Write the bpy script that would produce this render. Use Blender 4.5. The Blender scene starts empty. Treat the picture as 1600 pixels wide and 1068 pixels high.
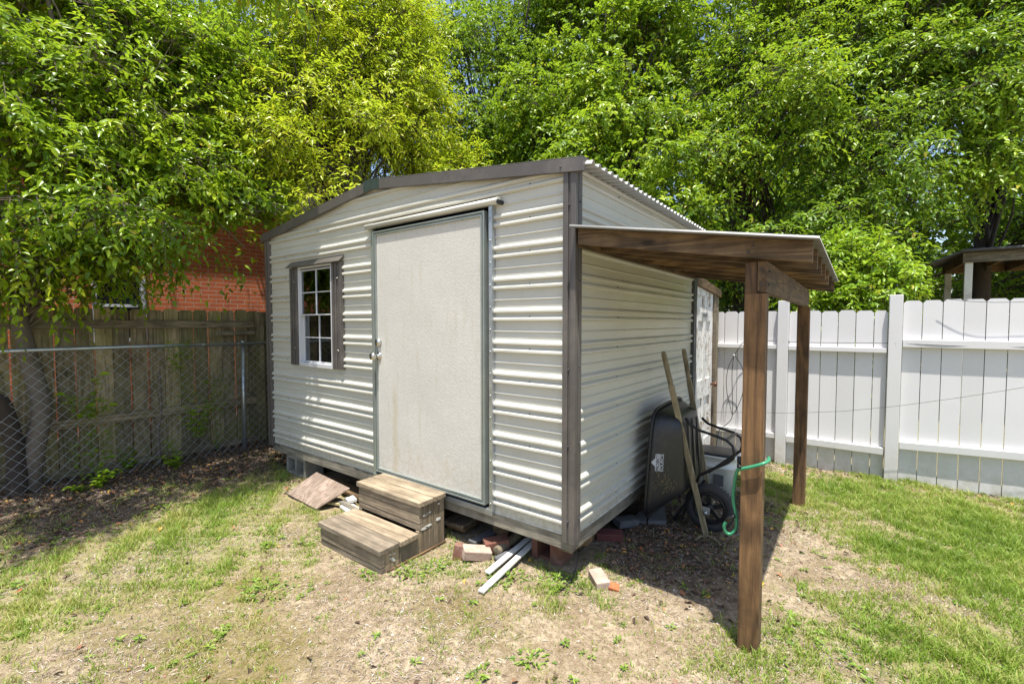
import bpy, bmesh, math, random
import numpy as np
from mathutils import Vector, Matrix
R = math.radians
random.seed(7); rng = np.random.default_rng(11)
sc = bpy.context.scene
C = sc.collection

# ------------------------------------------------------------------ camera
cam = bpy.data.cameras.new('camera'); co = bpy.data.objects.new('camera', cam); C.objects.link(co)
cam.sensor_width = 36; cam.lens = 36 * 713.3 / 1600; cam.clip_start = .05; cam.clip_end = 1500
yaw, pit = R(36.97), R(2.404)
F = Vector((-math.sin(yaw) * math.cos(pit), math.cos(yaw) * math.cos(pit), -math.sin(pit)))
co.location = (1.318, -2.340, 1.2745)
co.rotation_euler = F.to_track_quat('-Z', 'Y').to_euler()
sc.camera = co
# ------------------------------------------------------------------ world, sun, exposure
SUN = Vector((.15, -.195, 1)).normalized()
el = math.asin(SUN.z); az = math.atan2(SUN.x, SUN.y)
w = bpy.data.worlds.new('World'); sc.world = w; w.use_nodes = True
nt = w.node_tree; bg = nt.nodes['Background']
sky = nt.nodes.new('ShaderNodeTexSky'); sky.sky_type = 'NISHITA'; sky.sun_disc = False
sky.sun_elevation = el; sky.sun_rotation = az; sky.air_density = 1.0; sky.dust_density = 1.6
nt.links.new(sky.outputs[0], bg.inputs[0]); bg.inputs[1].default_value = .135
sl = bpy.data.lights.new('sun', 'SUN'); sl.energy = 5.0; sl.angle = R(.53); sl.color = (1, .95, .86)
so = bpy.data.objects.new('sun', sl); C.objects.link(so)
so.rotation_euler = (-SUN).to_track_quat('-Z', 'Y').to_euler(); so.location = (3, -4, 15)
sc.view_settings.view_transform = 'Standard'; sc.view_settings.look = 'None'
sc.view_settings.gamma = 1; sc.view_settings.exposure = .84
sc.cycles.max_bounces = 8; sc.cycles.diffuse_bounces = 5; sc.cycles.transparent_max_bounces = 12
sc.cycles.use_adaptive_sampling = True

# ------------------------------------------------------------------ object helpers
BASE = {}
def tag(o, label=None, cat=None, group=None, kind=None):
    for k, v in (('label', label), ('category', cat), ('group', group), ('kind', kind)):
        if v: o[k] = v
    return o
def thing(name, loc, label, cat, group=None):
    o = bpy.data.objects.new(name, None); C.objects.link(o); o.location = loc
    o.empty_display_size = .1; BASE[o.name] = Vector(loc)
    return tag(o, label, cat, group)
def link(name, me, parent):
    o = bpy.data.objects.new(name, me); C.objects.link(o)
    if parent is not None: o.parent = parent
    return o
class MB:
    def __init__(s): s.v = []; s.f = []; s.sm = []
    def add(s, vs, fs, smooth=False):
        n = len(s.v); s.v += [tuple(p) for p in vs]; s.f += [tuple(i + n for i in f) for f in fs]
        s.sm += [smooth] * len(fs); return s
    def box(s, x0, x1, y0, y1, z0, z1):
        if x0 > x1: x0, x1 = x1, x0
        if y0 > y1: y0, y1 = y1, y0
        if z0 > z1: z0, z1 = z1, z0
        v = [(x0,y0,z0),(x1,y0,z0),(x1,y1,z0),(x0,y1,z0),(x0,y0,z1),(x1,y0,z1),(x1,y1,z1),(x0,y1,z1)]
        return s.add(v, [(0,3,2,1),(4,5,6,7),(0,1,5,4),(1,2,6,5),(2,3,7,6),(3,0,4,7)])
    def bar(s, a, b, wdt, hgt, up=(0,0,1)):
        a, b = Vector(a), Vector(b); d = (b - a).normalized(); u = Vector(up)
        r = d.cross(u)
        if r.length < 1e-4: r = d.cross(Vector((1,0,0)))
        r.normalize(); u = r.cross(d).normalized(); r *= wdt / 2; u *= hgt / 2
        v = [a-r-u, a+r-u, a+r+u, a-r+u, b-r-u, b+r-u, b+r+u, b-r+u]
        return s.add(v, [(0,1,2,3),(7,6,5,4),(0,4,5,1),(1,5,6,2),(2,6,7,3),(3,7,4,0)])
    def tube(s, pts, rad, n=8, cap=True, smooth=True, rot=0):
        pts = [Vector(p) for p in pts]; m = len(pts)
        if not hasattr(rad, '__len__'): rad = [rad] * m
        t0 = (pts[1] - pts[0]).normalized()
        ref = Vector((0,0,1)) if abs(t0.z) < .9 else Vector((1,0,0))
        nrm = t0.cross(ref).normalized(); vs = []
        for i, p in enumerate(pts):
            t = (pts[min(i+1, m-1)] - pts[max(i-1, 0)]).normalized()
            nrm = (nrm - t * nrm.dot(t)).normalized(); b = t.cross(nrm)
            for k in range(n):
                a = 2 * math.pi * k / n + rot
                vs.append(p + (nrm * math.cos(a) + b * math.sin(a)) * rad[i])
        fs = [(i*n+k, i*n+(k+1) % n, (i+1)*n+(k+1) % n, (i+1)*n+k) for i in range(m-1) for k in range(n)]
        if cap: fs += [tuple(range(n))[::-1], tuple(range((m-1)*n, m*n))]
        return s.add(vs, fs, smooth)
    def lathe(s, c, axis, prof, n=24, smooth=True, closed=False):
        c = Vector(c); ax = Vector(axis).normalized()
        r = ax.orthogonal().normalized(); b = ax.cross(r); vs = []
        for (rr, h) in prof:
            for k in range(n):
                a = 2*math.pi*k/n; vs.append(c + ax*h + (r*math.cos(a) + b*math.sin(a))*rr)
        m = len(prof); rg = range(m) if closed else range(m-1)
        fs = [(i*n+k, i*n+(k+1) % n, ((i+1) % m)*n+(k+1) % n, ((i+1) % m)*n+k) for i in rg for k in range(n)]
        if not closed: fs += [tuple(range(n))[::-1], tuple(range((m-1)*n, m*n))]
        return s.add(vs, fs, smooth)
    def prism(s, poly, axis, a, b):
        # poly: 2D points in the two other axes, extruded along axis from a to b
        def P(u, v, t): return {'x': (t,u,v), 'y': (u,t,v), 'z': (u,v,t)}[axis]
        n = len(poly); vs = [P(u,v,a) for u,v in poly] + [P(u,v,b) for u,v in poly]
        fs = [tuple(range(n)), tuple(range(2*n-1, n-1, -1))] + [(i, i+n, (i+1) % n + n, (i+1) % n) for i in range(n)]
        return s.add(vs, fs)
    def build(s, name, m, parent=None, bevel=0, normals=True, rough=0):
        base = Vector((0,0,0)); p = parent
        while p is not None:
            if p.name in BASE: base = BASE[p.name]; break
            p = p.parent
        me = bpy.data.meshes.new(name)
        me.from_pydata([tuple(Vector(v) - base) for v in s.v], [], s.f)
        me.polygons.foreach_set('use_smooth', s.sm)
        bm = bmesh.new(); bm.from_mesh(me)
        if normals: bmesh.ops.recalc_face_normals(bm, faces=bm.faces)
        bm.to_mesh(me); bm.free()
        me.materials.append(m)
        o = link(name, me, parent)
        if bevel:
            b = o.modifiers.new('bevel', 'BEVEL'); b.width = bevel; b.segments = 2; b.limit_method = 'ANGLE'
        return o
def np_mesh(name, V, loops, tot, m, parent=None, attrs=None, smooth=False):
    me = bpy.data.meshes.new(name)
    me.vertices.add(len(V)); me.vertices.foreach_set('co', np.asarray(V, np.float32).ravel())
    me.loops.add(len(loops)); me.loops.foreach_set('vertex_index', np.asarray(loops, np.int32))
    me.polygons.add(len(tot))
    st = np.concatenate([[0], np.cumsum(tot)[:-1]]).astype(np.int32)
    me.polygons.foreach_set('loop_start', st)
    try: me.polygons.foreach_set('loop_total', np.asarray(tot, np.int32))
    except Exception: pass
    if smooth: me.polygons.foreach_set('use_smooth', [True] * len(tot))
    for k, a in (attrs or {}).items():
        a = np.asarray(a, np.float32)
        if a.ndim == 1:
            at = me.attributes.new(k, 'FLOAT', 'POINT'); at.data.foreach_set('value', a)
        else:
            at = me.attributes.new(k, 'FLOAT_VECTOR', 'POINT'); at.data.foreach_set('vector', a.ravel())
    me.update(calc_edges=True); me.validate()
    me.materials.append(m)
    return link(name, me, parent)

# ------------------------------------------------------------------ material helpers
class NT:
    def __init__(s, name):
        s.m = bpy.data.materials.new(name); s.m.use_nodes = True; s.t = s.m.node_tree
        s.b = s.t.nodes['Principled BSDF']; s.out = s.t.nodes['Material Output']
    def n(s, typ, ins=None, **kw):
        nd = s.t.nodes.new(typ)
        for k, v in kw.items(): setattr(nd, k, v)
        for k, v in (ins or {}).items(): s.put(nd.inputs[k], v)
        return nd
    def put(s, sock, v):
        if isinstance(v, bpy.types.Node): v = v.outputs[0]
        if isinstance(v, bpy.types.NodeSocket): s.t.links.new(v, sock)
        else:
            if sock.type == 'RGBA' and len(v) == 3: v = (*v, 1)
            sock.default_value = v
    def set(s, **kw):
        for k, v in kw.items(): s.put(s.b.inputs[k.replace('_', ' ')], v)
    def obj(s, scale=(1,1,1), rnd=False):
        tc = s.n('ShaderNodeTexCoord'); mp = s.n('ShaderNodeMapping', {'Vector': tc.outputs['Object'], 'Scale': scale})
        if rnd:
            oi = s.n('ShaderNodeObjectInfo'); mu = s.n('ShaderNodeMath', {0: oi.outputs['Random'], 1: 37.0}, operation='MULTIPLY')
            s.put(mp.inputs['Location'], mu)
        return mp
    def noise(s, vec, scale, detail=4, rough=.55, dist=0):
        return s.n('ShaderNodeTexNoise', {'Vector': vec, 'Scale': scale, 'Detail': detail, 'Roughness': rough, 'Distortion': dist})
    def ramp(s, fac, stops, interp='LINEAR'):
        r = s.n('ShaderNodeValToRGB', {'Fac': fac}); cr = r.color_ramp; cr.interpolation = interp
        while len(cr.elements) < len(stops): cr.elements.new(.5)
        for e, (p, c) in zip(cr.elements, stops):
            e.position = p; e.color = (*c, 1) if len(c) == 3 else c
        return r
    def mix(s, f, a, b, mode='MIX'):
        m = s.n('ShaderNodeMix', data_type='RGBA', blend_type=mode)
        s.put(m.inputs[0], f); s.put(m.inputs[6], a); s.put(m.inputs[7], b); return m.outputs[2]
    def math(s, op, a, b=0.0, clamp=False):
        m = s.n('ShaderNodeMath', {0: a, 1: b}, operation=op); m.use_clamp = clamp; return m.outputs[0]
    def bump(s, h, st=.3, dist=.01):
        b = s.n('ShaderNodeBump', {'Height': h, 'Strength': st, 'Distance': dist}); s.put(s.b.inputs['Normal'], b); return b
g3 = lambda v: (v, v, v)
def plain(name, col, rough=.6, metal=0, var=.12, scale=9, bump=.15, dirt=None, bscale=None, stretch=(1,1,1)):
    t = NT(name); v = t.obj(stretch, True); n = t.noise(v, scale, 6)
    c = t.mix(n.outputs[0], tuple(x*(1-var*1.6) for x in col), tuple(min(1, x*(1+var*1.4)) for x in col))
    if dirt:
        n2 = t.noise(v, scale*.35, 8, .7); f = t.ramp(n2.outputs[0], [(.5, g3(0)), (.72, g3(dirt[1]))])
        c = t.mix(f, c, dirt[0])
    t.set(Base_Color=c, Roughness=rough, Metallic=metal)
    if bump: t.bump(t.noise(v, bscale or scale*12, 3).outputs[0], bump, .004)
    return t.m
def wood(name, dark, light, axis='x', rough=.75, grain=60, green=None, knots=True, bump=.7, gsharp=(.35,.65), rs=9, ra=48.0, rm=.30):
    t = NT(name); i = 'xyz'.index(axis)
    sc1 = [1,1,1]; sc1[i] = .06; sc2 = [1,1,1]; sc2[i] = .085
    v = t.obj(tuple(sc1), True); v2 = t.obj(tuple(sc2), True)
    n1 = t.noise(v, grain*1.8, 5, .6, .4)
    big = t.noise(v2, rs, 1.5, .45, .35)
    rings = t.n('ShaderNodeMath', {0: big.outputs[0], 1: ra}, operation='MULTIPLY')
    sn = t.n('ShaderNodeMath', {0: rings.outputs[0]}, operation='SINE')
    sn = t.math('MULTIPLY_ADD', sn.outputs[0], .22)
    sn.node.inputs[2].default_value = .5
    f = t.math('ADD', t.math('MULTIPLY', n1.outputs[0], .62), t.math('MULTIPLY', sn, rm*1.5))
    f = t.ramp(f, [(gsharp[0], g3(0)), (gsharp[1], g3(1))])
    c = t.mix(f, dark, light)
    st = t.noise(t.obj((1,1,1), True), 5, 5, .6)
    c = t.mix(t.ramp(st.outputs[0], [(.35, g3(.55)), (.6, g3(0))]), c, tuple(x*.55 for x in dark))
    if knots:
        vo = t.n('ShaderNodeTexVoronoi', {'Vector': t.obj(tuple(1 if k != i else .35 for k in range(3)), True), 'Scale': 7.0})
        c = t.mix(t.ramp(vo.outputs['Distance'], [(.06, g3(.75)), (.13, g3(0))]), c, tuple(x*.35 for x in dark))
    if green:
        gn = t.noise(t.obj((1,1,1), True), 2.2, 5, .6)
        c = t.mix(t.ramp(gn.outputs[0], [(.45, g3(0)), (.7, g3(.7))]), c, green)
    gi = t.n('ShaderNodeNewGeometry'); oi = t.n('ShaderNodeObjectInfo')
    rr = t.math('FRACT', t.math('ADD', gi.outputs['Random Per Island'], oi.outputs['Random']))
    c = t.mix(1.0, c, t.ramp(rr, [(0, (.68,.68,.70)), (1, (1.25,1.2,1.12))]), 'MULTIPLY')
    t.set(Base_Color=c, Roughness=rough)
    t.bump(n1.outputs[0], bump, .004)
    return t.m
def leafmat(name, c1, c2, c3, rough=.38, trans=.35, yellow=.03):
    t = NT(name)
    a = t.n('ShaderNodeAttribute', attribute_name='rnd')
    c = t.ramp(a.outputs['Fac'], [(0, c1), (.5, c2), (.93-yellow, c3), (.985-yellow*.5, (.42,.30,.03))])
    t.set(Base_Color=c, Roughness=rough, Specular_IOR_Level=.5)
    tr = t.n('ShaderNodeBsdfTranslucent'); cc = t.mix(.5, c.outputs[0], (.30,.42,.03)); t.put(tr.inputs[0], cc)
    mx = t.n('ShaderNodeMixShader', {0: trans, 1: t.b.outputs[0], 2: tr.outputs[0]})
    t.put(t.out.inputs[0], mx.outputs[0]); return t.m

M = {}
# siding: cream painted steel, faint weathering
def siding_mat():
    t = NT('cream_painted_metal'); v = t.obj(); n = t.noise(v, 2.2, 6)
    c = t.mix(n.outputs[0], (.48,.475,.42), (.59,.585,.53))
    vs = t.obj((9, 9, .7)); d = t.noise(vs, 7, 5, .7)
    c = t.mix(t.ramp(d.outputs[0], [(.55, g3(0)), (.8, g3(.28))]), c, (.40,.37,.30))
    sz = t.n('ShaderNodeSeparateXYZ', {0: t.n('ShaderNodeTexCoord').outputs['Object']})
    lo = t.n('ShaderNodeMapRange', {0: sz.outputs[2], 1: .42, 2: .06, 3: 0.0, 4: 1.0})
    sp_ = t.noise(t.obj((1,1,1)), 38, 6, .75); fl = t.math('MULTIPLY', lo.outputs[0], t.ramp(sp_.outputs[0], [(.42, g3(0)), (.68, g3(.7))]).outputs[0])
    c = t.mix(fl, c, (.30,.24,.16))
    t.set(Base_Color=c, Roughness=.34, Specular_IOR_Level=.5)
    h = t.math('ADD', t.math('MULTIPLY', t.noise(t.obj((1,1,2.2)), 2.6, 2).outputs[0], 1.0), t.math('MULTIPLY', t.noise(t.obj(), 160, 2).outputs[0], .012))
    t.bump(h, .5, .03); return t.m
M['siding'] = siding_mat()
M['brown_metal'] = plain('brown_trim_metal', (.098,.088,.082), .42, .0, .12, 8, .25, ((.26,.23,.20), .4), 220)
M['dark_metal'] = plain('dark_trim_metal', (.07,.075,.085), .4, .2, .1, 8, .1)
M['galv'] = plain('galvanised_metal', (.46,.49,.51), .34, .75, .18, 14, .1, ((.25,.26,.26), .5))
M['door_frame'] = plain('green_grey_aluminium', (.30,.335,.32), .35, .4, .2, 6, .05, ((.36,.38,.30), .6))
def door_mat():
    t = NT('stippled_door_skin'); v = t.obj(); n = t.noise(v, 1.6, 4)
    c = t.mix(n.outputs[0], (.55,.53,.49), (.66,.645,.60))
    s = t.noise(v, 95, 3, .6); c = t.mix(t.ramp(s.outputs[0], [(.42, g3(.35)), (.62, g3(0))]), c, (.43,.41,.375))
    d = t.noise(t.obj((5,5,.6)), 3.2, 5, .7); c = t.mix(t.ramp(d.outputs[0], [(.55, g3(0)), (.75, g3(.6))]), c, (.45,.40,.28))
    sx = t.n('ShaderNodeSeparateXYZ', {0: t.n('ShaderNodeTexCoord').outputs['Object']})
    wob_ = t.math('MULTIPLY', t.math('SUBTRACT', t.noise(t.obj((.01,1,1)), 4, 3).outputs[0], .5), .12)
    dx_ = t.math('ABSOLUTE', t.math('SUBTRACT', t.math('ADD', sx.outputs[0], wob_), .25))
    m1 = t.n('ShaderNodeMapRange', {0: dx_, 1: .045, 2: .0, 3: 0.0, 4: .5}); m2 = t.n('ShaderNodeMapRange', {0: sx.outputs[2], 1: .95, 2: .75, 3: 0.0, 4: 1.0})
    c = t.mix(t.math('MULTIPLY', m1.outputs[0], m2.outputs[0]), c, (.46,.38,.22))
    m3 = t.n('ShaderNodeMapRange', {0: sx.outputs[2], 1: .55, 2: .16, 3: 0.0, 4: .55}); gn = t.noise(t.obj(), 24, 7, .75)
    c = t.mix(t.math('MULTIPLY', m3.outputs[0], t.ramp(gn.outputs[0], [(.42, g3(0)), (.65, g3(1))]).outputs[0]), c, (.38,.32,.22))
    t.set(Base_Color=c, Roughness=.6); t.bump(t.math('ADD', s.outputs[0], t.math('MULTIPLY', t.noise(v, 1.8, 2).outputs[0], 4.0)), .35, .005); return t.m
M['door'] = door_mat()
M['chrome'] = plain('satin_nickel', (.62,.60,.56), .22, 1, .1, 20, 0)
M['white_paint'] = plain('white_vinyl', (.54,.55,.57), .4, 0, .05, 6, .05)
def vinyl():
    t = NT('white_fence_vinyl'); v = t.obj(); n = t.noise(v, 3, 5)
    c = t.mix(n.outputs[0], (.64,.63,.645), (.73,.72,.735))
    sz = t.n('ShaderNodeSeparateXYZ', {0: t.n('ShaderNodeTexCoord').outputs['Object']})
    low = t.n('ShaderNodeMapRange', {0: sz.outputs[2], 1: .42, 2: -.02, 3: 0.0, 4: 1.0})
    dn = t.noise(v, 11, 8, .75)
    f = t.math('MULTIPLY', low.outputs[0], t.ramp(dn.outputs[0], [(.35, g3(.1)), (.65, g3(.75))]).outputs[0])
    c = t.mix(f, c, (.36,.33,.24))
    sp = t.noise(t.obj((1,1,.5)), 60, 4, .7); c = t.mix(t.ramp(sp.outputs[0], [(.66, g3(0)), (.76, g3(.35))]), c, (.35,.34,.33))
    gi = t.n('ShaderNodeNewGeometry'); tint = t.ramp(gi.outputs['Random Per Island'], [(0, (.90,.90,.89)), (1, (1,1,1))]); c = t.mix(1.0, c, tint, 'MULTIPLY')
    t.set(Base_Color=c, Roughness=.45); t.bump(t.noise(t.obj((3,3,.1)), 60, 3).outputs[0], .08, .004); return t.m
M['vinyl'] = vinyl()
M['pt_x'] = wood('brown_timber_x', (.030,.014,.006), (.31,.205,.105), 'x', gsharp=(.25,.85), rs=11, ra=42.0, rm=.36)
M['pt_y'] = wood('brown_timber_y', (.030,.014,.006), (.26,.165,.08), 'y', gsharp=(.25,.85), rs=11, ra=42.0, rm=.36)
M['pt_z'] = wood('brown_timber_z', (.030,.014,.006), (.225,.128,.056), 'z', gsharp=(.25,.85), rs=11, ra=42.0, rm=.36)
M['step_x'] = wood('weathered_step_wood_x', (.15,.12,.085), (.40,.335,.25), 'x', .85, 55, ra=26.0, rm=.20)
M['step_z'] = wood('weathered_step_wood_z', (.15,.115,.075), (.36,.295,.205), 'z', .85, 55, ra=30.0, rm=.26)
M['fence_z'] = wood('mossy_fence_wood_z', (.15,.125,.07), (.38,.32,.20), 'z', .9, 50, green=(.22,.23,.07))
M['fence_y'] = wood('mossy_fence_wood_y', (.14,.115,.08), (.33,.28,.19), 'y', .9, 50, green=(.17,.165,.08))
M['grey_wood_x'] = wood('grey_wood_x', (.10,.093,.078), (.25,.235,.20), 'x', .9)
M['grey_wood_y'] = wood('grey_wood_y', (.12,.09,.06), (.30,.235,.16), 'y', .9)
M['handle_wood'] = wood('handle_wood', (.16,.13,.075), (.34,.285,.185), 'z', .8, 60, knots=False)
M['grey_sill'] = wood('grey_sill_y', (.10,.093,.078), (.25,.235,.20), 'y', .9)
M['ply'] = wood('plywood', (.24,.17,.125), (.42,.33,.265), 'y', .9, 40)
M['black_plastic'] = plain('black_poly', (.018,.018,.02), .38, 0, .2, 6, .15, ((.11,.095,.07), .45), 60)
M['black_steel'] = plain('black_steel', (.02,.02,.022), .35, .3, .15, 10, .05)
M['rubber'] = plain('tyre_rubber', (.03,.03,.031), .8, 0, .25, 20, .4, ((.10,.085,.065), .4), 90)
M['bin'] = plain('off_white_plastic', (.76,.77,.74), .5, 0, .08, 6, .05, ((.33,.31,.24), .5))
M['hose'] = plain('green_hose', (.04,.25,.13), .38, 0, .1, 8, .05)
M['cable'] = plain('black_cable', (.015,.015,.016), .5, 0, .1, 8, 0)
M['concrete'] = plain('block_concrete', (.26,.25,.215), .95, 0, .22, 14, .8, ((.10,.10,.07), .6), 120)
M['slab'] = plain('grey_slab', (.12,.12,.125), .9, 0, .2, 14, .6, None, 90)
M['clay'] = plain('red_clay', (.17,.072,.048), .9, 0, .25, 16, .7, ((.40,.30,.24), .5), 90)
M['clay_white'] = plain('mortared_clay', (.42,.30,.24), .95, 0, .3, 14, .8, ((.62,.58,.52), .9), 90)
M['tile'] = plain('white_tile', (.62,.61,.57), .7, 0, .1, 12, .3)
M['tile_yellow'] = plain('yellowed_scrap', (.50,.42,.22), .8, 0, .2, 12, .4)
M['white_board'] = plain('white_board', (.66,.66,.62), .6, 0, .1, 10, .2, ((.30,.27,.2), .7))
M['interior_shade'] = plain('unlit_interior_black', (.012,.011,.01), .95, 0, .1, 5, 0)  # near-black colour standing in for the shade inside the shed
M['bark'] = plain('bark', (.17,.14,.11), .95, 0, .35, 9, 1, ((.17,.15,.12), .6), 35, (1,1,.35))
M['bark_dark'] = plain('dark_bark', (.055,.043,.034), .95, 0, .3, 12, 1, None, 35, (1,1,.4))
M['roof_metal'] = plain('zinc_roof', (.19,.19,.185), .42, .4, .15, 5, .1, ((.28,.25,.21), .5))
M['roof_light'] = plain('weathered_zinc', (.46,.46,.445), .45, .25, .15, 5, .1, ((.28,.25,.21), .5))
M['house_white'] = plain('house_white', (.60,.62,.66), .6, 0, .05, 3, .05)
M['shingle'] = plain('grey_shingle', (.09,.09,.10), .95, 0, .3, 25, .6)
def peel():
    t = NT('peeling_white_paint'); v = t.obj((1,1,.55)); n = t.noise(v, 17, 9, .72, .5)
    c = t.mix(t.ramp(n.outputs[0], [(.50, g3(0)), (.60, g3(1))]), (.70,.70,.69), (.30,.24,.18))
    t.set(Base_Color=c, Roughness=.75); t.bump(n.outputs[0], .4, .006); return t.m
M['peel'] = peel()
def brickwall():
    t = NT('orange_brick'); tc = t.n('ShaderNodeTexCoord'); sp = t.n('ShaderNodeSeparateXYZ', {0: tc.outputs['Object']})
    cb = t.n('ShaderNodeCombineXYZ', {0: sp.outputs[1], 1: sp.outputs[2]})
    b = t.n('ShaderNodeTexBrick', {'Vector': cb, 'Color1': (.62,.16,.05,1), 'Color2': (.50,.12,.045,1), 'Mortar': (.52,.40,.30,1), 'Scale': 1.0,
        'Mortar Size': .0055, 'Mortar Smooth': .15, 'Bias': 0.0, 'Brick Width': .215, 'Row Height': .0677})
    n = t.noise(cb, 9, 6); c = t.mix(t.ramp(n.outputs[0], [(.3, g3(.4)), (.7, g3(0))]), b.outputs[0], (.22,.06,.03))
    t.set(Base_Color=c, Roughness=.9); inv = t.math('SUBTRACT', 1.0, b.outputs['Fac']); t.bump(inv, .8, .006); return t.m
M['brick'] = brickwall()
def clap():
    t = NT('white_clapboard'); tc = t.n('ShaderNodeTexCoord'); sp = t.n('ShaderNodeSeparateXYZ', {0: tc.outputs['Object']})
    f = t.math('FRACT', t.math('MULTIPLY', sp.outputs[2], 7.5))
    t.set(Base_Color=(.62,.64,.69), Roughness=.6); t.bump(f, .8, .02); return t.m
M['clap'] = clap()
def glass():
    t = NT('window_glass'); gl = t.n('ShaderNodeBsdfGlossy', {'Color': (.9,.95,1,1), 'Roughness': .02}); tr = t.n('ShaderNodeBsdfTransparent', {0: (.75,.8,.82,1)})
    fr = t.n('ShaderNodeFresnel', {'IOR': 1.6}); f = t.math('ADD', fr.outputs[0], .10, True)
    mx = t.n('ShaderNodeMixShader', {0: f, 1: tr.outputs[0], 2: gl.outputs[0]}); t.put(t.out.inputs[0], mx.outputs[0]); return t.m
M['glass'] = glass()
M['leaf_big'] = leafmat('broad_laurel_leaf', (.08,.18,.010), (.26,.41,.016), (.48,.60,.024), .32, .50, .01)
M['leaf_yellow'] = leafmat('yellow_green_leaf', (.27,.38,.014), (.48,.58,.022), (.70,.70,.04), .36, .52, .03)
M['leaf_dark'] = leafmat('vine_green_leaf', (.04,.12,.010), (.15,.28,.015), (.33,.47,.02), .38, .46, 0)
M['leaf_mid'] = leafmat('mid_green_leaf', (.07,.17,.010), (.23,.37,.015), (.46,.57,.024), .38, .5, 0)
M['leaf_lime'] = leafmat('lime_leaf', (.13,.26,.012), (.26,.42,.02), (.42,.54,.03), .36, .42, .0)
M['grass'] = leafmat('grass_blade', (.13,.23,.025), (.26,.37,.045), (.50,.48,.19), .6, .38, .03)
M['weed'] = leafmat('weed_leaf', (.07,.15,.018), (.16,.27,.03), (.29,.38,.06), .5, .3, 0)
def litter():
    t = NT('dead_leaf'); a = t.n('ShaderNodeAttribute', attribute_name='rnd')
    c = t.ramp(a.outputs['Fac'], [(0, (.055,.032,.018)), (.45, (.13,.08,.05)), (.75, (.25,.16,.10)), (.9, (.32,.12,.045)), (.97, (.48,.33,.05))])
    t.set(Base_Color=c, Roughness=.75); return t.m
M['litter'] = litter()
def pebble():
    t = NT('chip'); a = t.n('ShaderNodeAttribute', attribute_name='rnd')
    c = t.ramp(a.outputs['Fac'], [(0, (.12,.09,.065)), (.5, (.30,.24,.18)), (.8, (.55,.52,.47)), (1, (.30,.13,.08))])
    t.set(Base_Color=c, Roughness=.85); return t.m
M['pebble'] = pebble()

# ------------------------------------------------------------------ ground
CP = np.array([(-5.11,-1.77,0,.9,0),(-4.28,-1.54,0,1,0),(-4.7,-1,0,1,0),(-4.68,-.43,0,1,0),(-4.66,.26,0,1,0),(-3.9,-.39,.1,.8,0),(-3.42,-1.67,.3,.6,0),(-3.48,-1.28,.35,.5,0),(-3.5,-1.99,.4,.4,0),(-2.73,-1.92,.7,.1,0),(-2.61,-1.64,.6,.1,0),(-2.84,-1.24,.7,.1,0),(-2.98,-.74,.95,0,0),(-2.98,-.37,.8,.1,0),(-2.95,-.14,.4,.3,0),(-2.11,-1.26,.7,0,0),(-2.05,-.89,.7,0,.1),(-1.95,-.57,.4,0,.1),(-1.59,-.77,.25,.1,.2),(-2.06,-1.88,.6,0,0),(-1.78,-1.67,.4,0,.6),(-1.71,-1.4,.45,0,.7),(-1.48,-1.14,.3,0,.95),(-.97,-1.31,.15,0,1),(-1.43,-1.86,.4,0,.3),(-1.37,-1.36,.4,0,.5),(-1.08,-1.6,.2,0,.9),(-1,-1.01,.1,0,.1),(-.87,-.69,.2,0,0),(-.51,-.96,.05,0,.2),(-.78,-.25,.45,0,0),(-.4,-.63,.15,0,.9),(-.14,-.89,.05,0,.1),(-.35,-.12,.15,.2,0),(-.32,.19,.4,.2,0),(-.02,-.13,.5,0,0),(-.06,-.5,.2,0,.4),(.2,-.3,.15,0,0),(.33,-.54,.2,0,0),(.21,.05,.3,0,0),(.43,0,.15,0,.1),(.6,-.29,.15,0,0),(.76,-.01,.1,.1,0),(.92,-.1,.45,0,0),(.23,.5,.1,.7,0),(.31,.89,0,.9,0),(.56,.76,0,.7,0),(.66,.39,0,.5,0),(.06,.95,0,.9,0),(-.19,.4,.5,.3,0),(.78,2.68,.8,.1,0),(.94,1.62,.1,.3,0),(1,2.45,.6,0,0),(1.07,1.14,.05,.1,0),(1.22,1.58,.2,0,0),(1.24,1.08,0,0,0),(1.11,.58,.2,0,0),(1.4,1.72,.85,0,0),(1.39,.79,.6,0,0),(1.26,.38,.7,0,0),(1.62,2.57,.95,0,0),(2.05,2.89,.95,0,0),(1.88,1.56,.9,0,0),(2.19,1.8,.9,0,0),(1.52,.57,.85,0,0),(1.86,.61,.85,0,0),(1.17,2.98,.8,0,0),(1.66,3.3,.6,.2,0),(2.33,3.45,.5,.3,0),(2.48,3.22,.6,.2,0),(1.04,-.01,.6,0,0),(1.04,3.61,.3,.3,0),(1.37,3.59,.4,.3,0),
    (-1.8,1.2,0,1,0),(-3,1.2,0,1,0),(-.6,1.2,0,1,0),(.5,2.0,.05,.8,0),(.4,3,.2,.6,0),(.2,-3,.3,0,.2),(3,0,.9,0,0),(3,3,.9,0,0),(2,6,.8,.1,0),(-2,6,.2,.7,0),(-6,3,.1,.9,0),(-3,-3.5,.6,.1,.1),(1.5,-1,.7,0,0)])
def masks(x, y):
    x = np.asarray(x, float); y = np.asarray(y, float); o = np.zeros((len(x), 3))
    for s in range(0, len(x), 20000):
        d = (x[s:s+20000, None] - CP[None, :, 0])**2 + (y[s:s+20000, None] - CP[None, :, 1])**2
        wg = 1 / (d + .012)**1.6; o[s:s+20000] = (wg @ CP[:, 2:]) / wg.sum(1)[:, None]
    return o
_ph = rng.uniform(0, 6.28, (14, 2)); _kk = rng.normal(0, 1, (14, 2))
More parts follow.
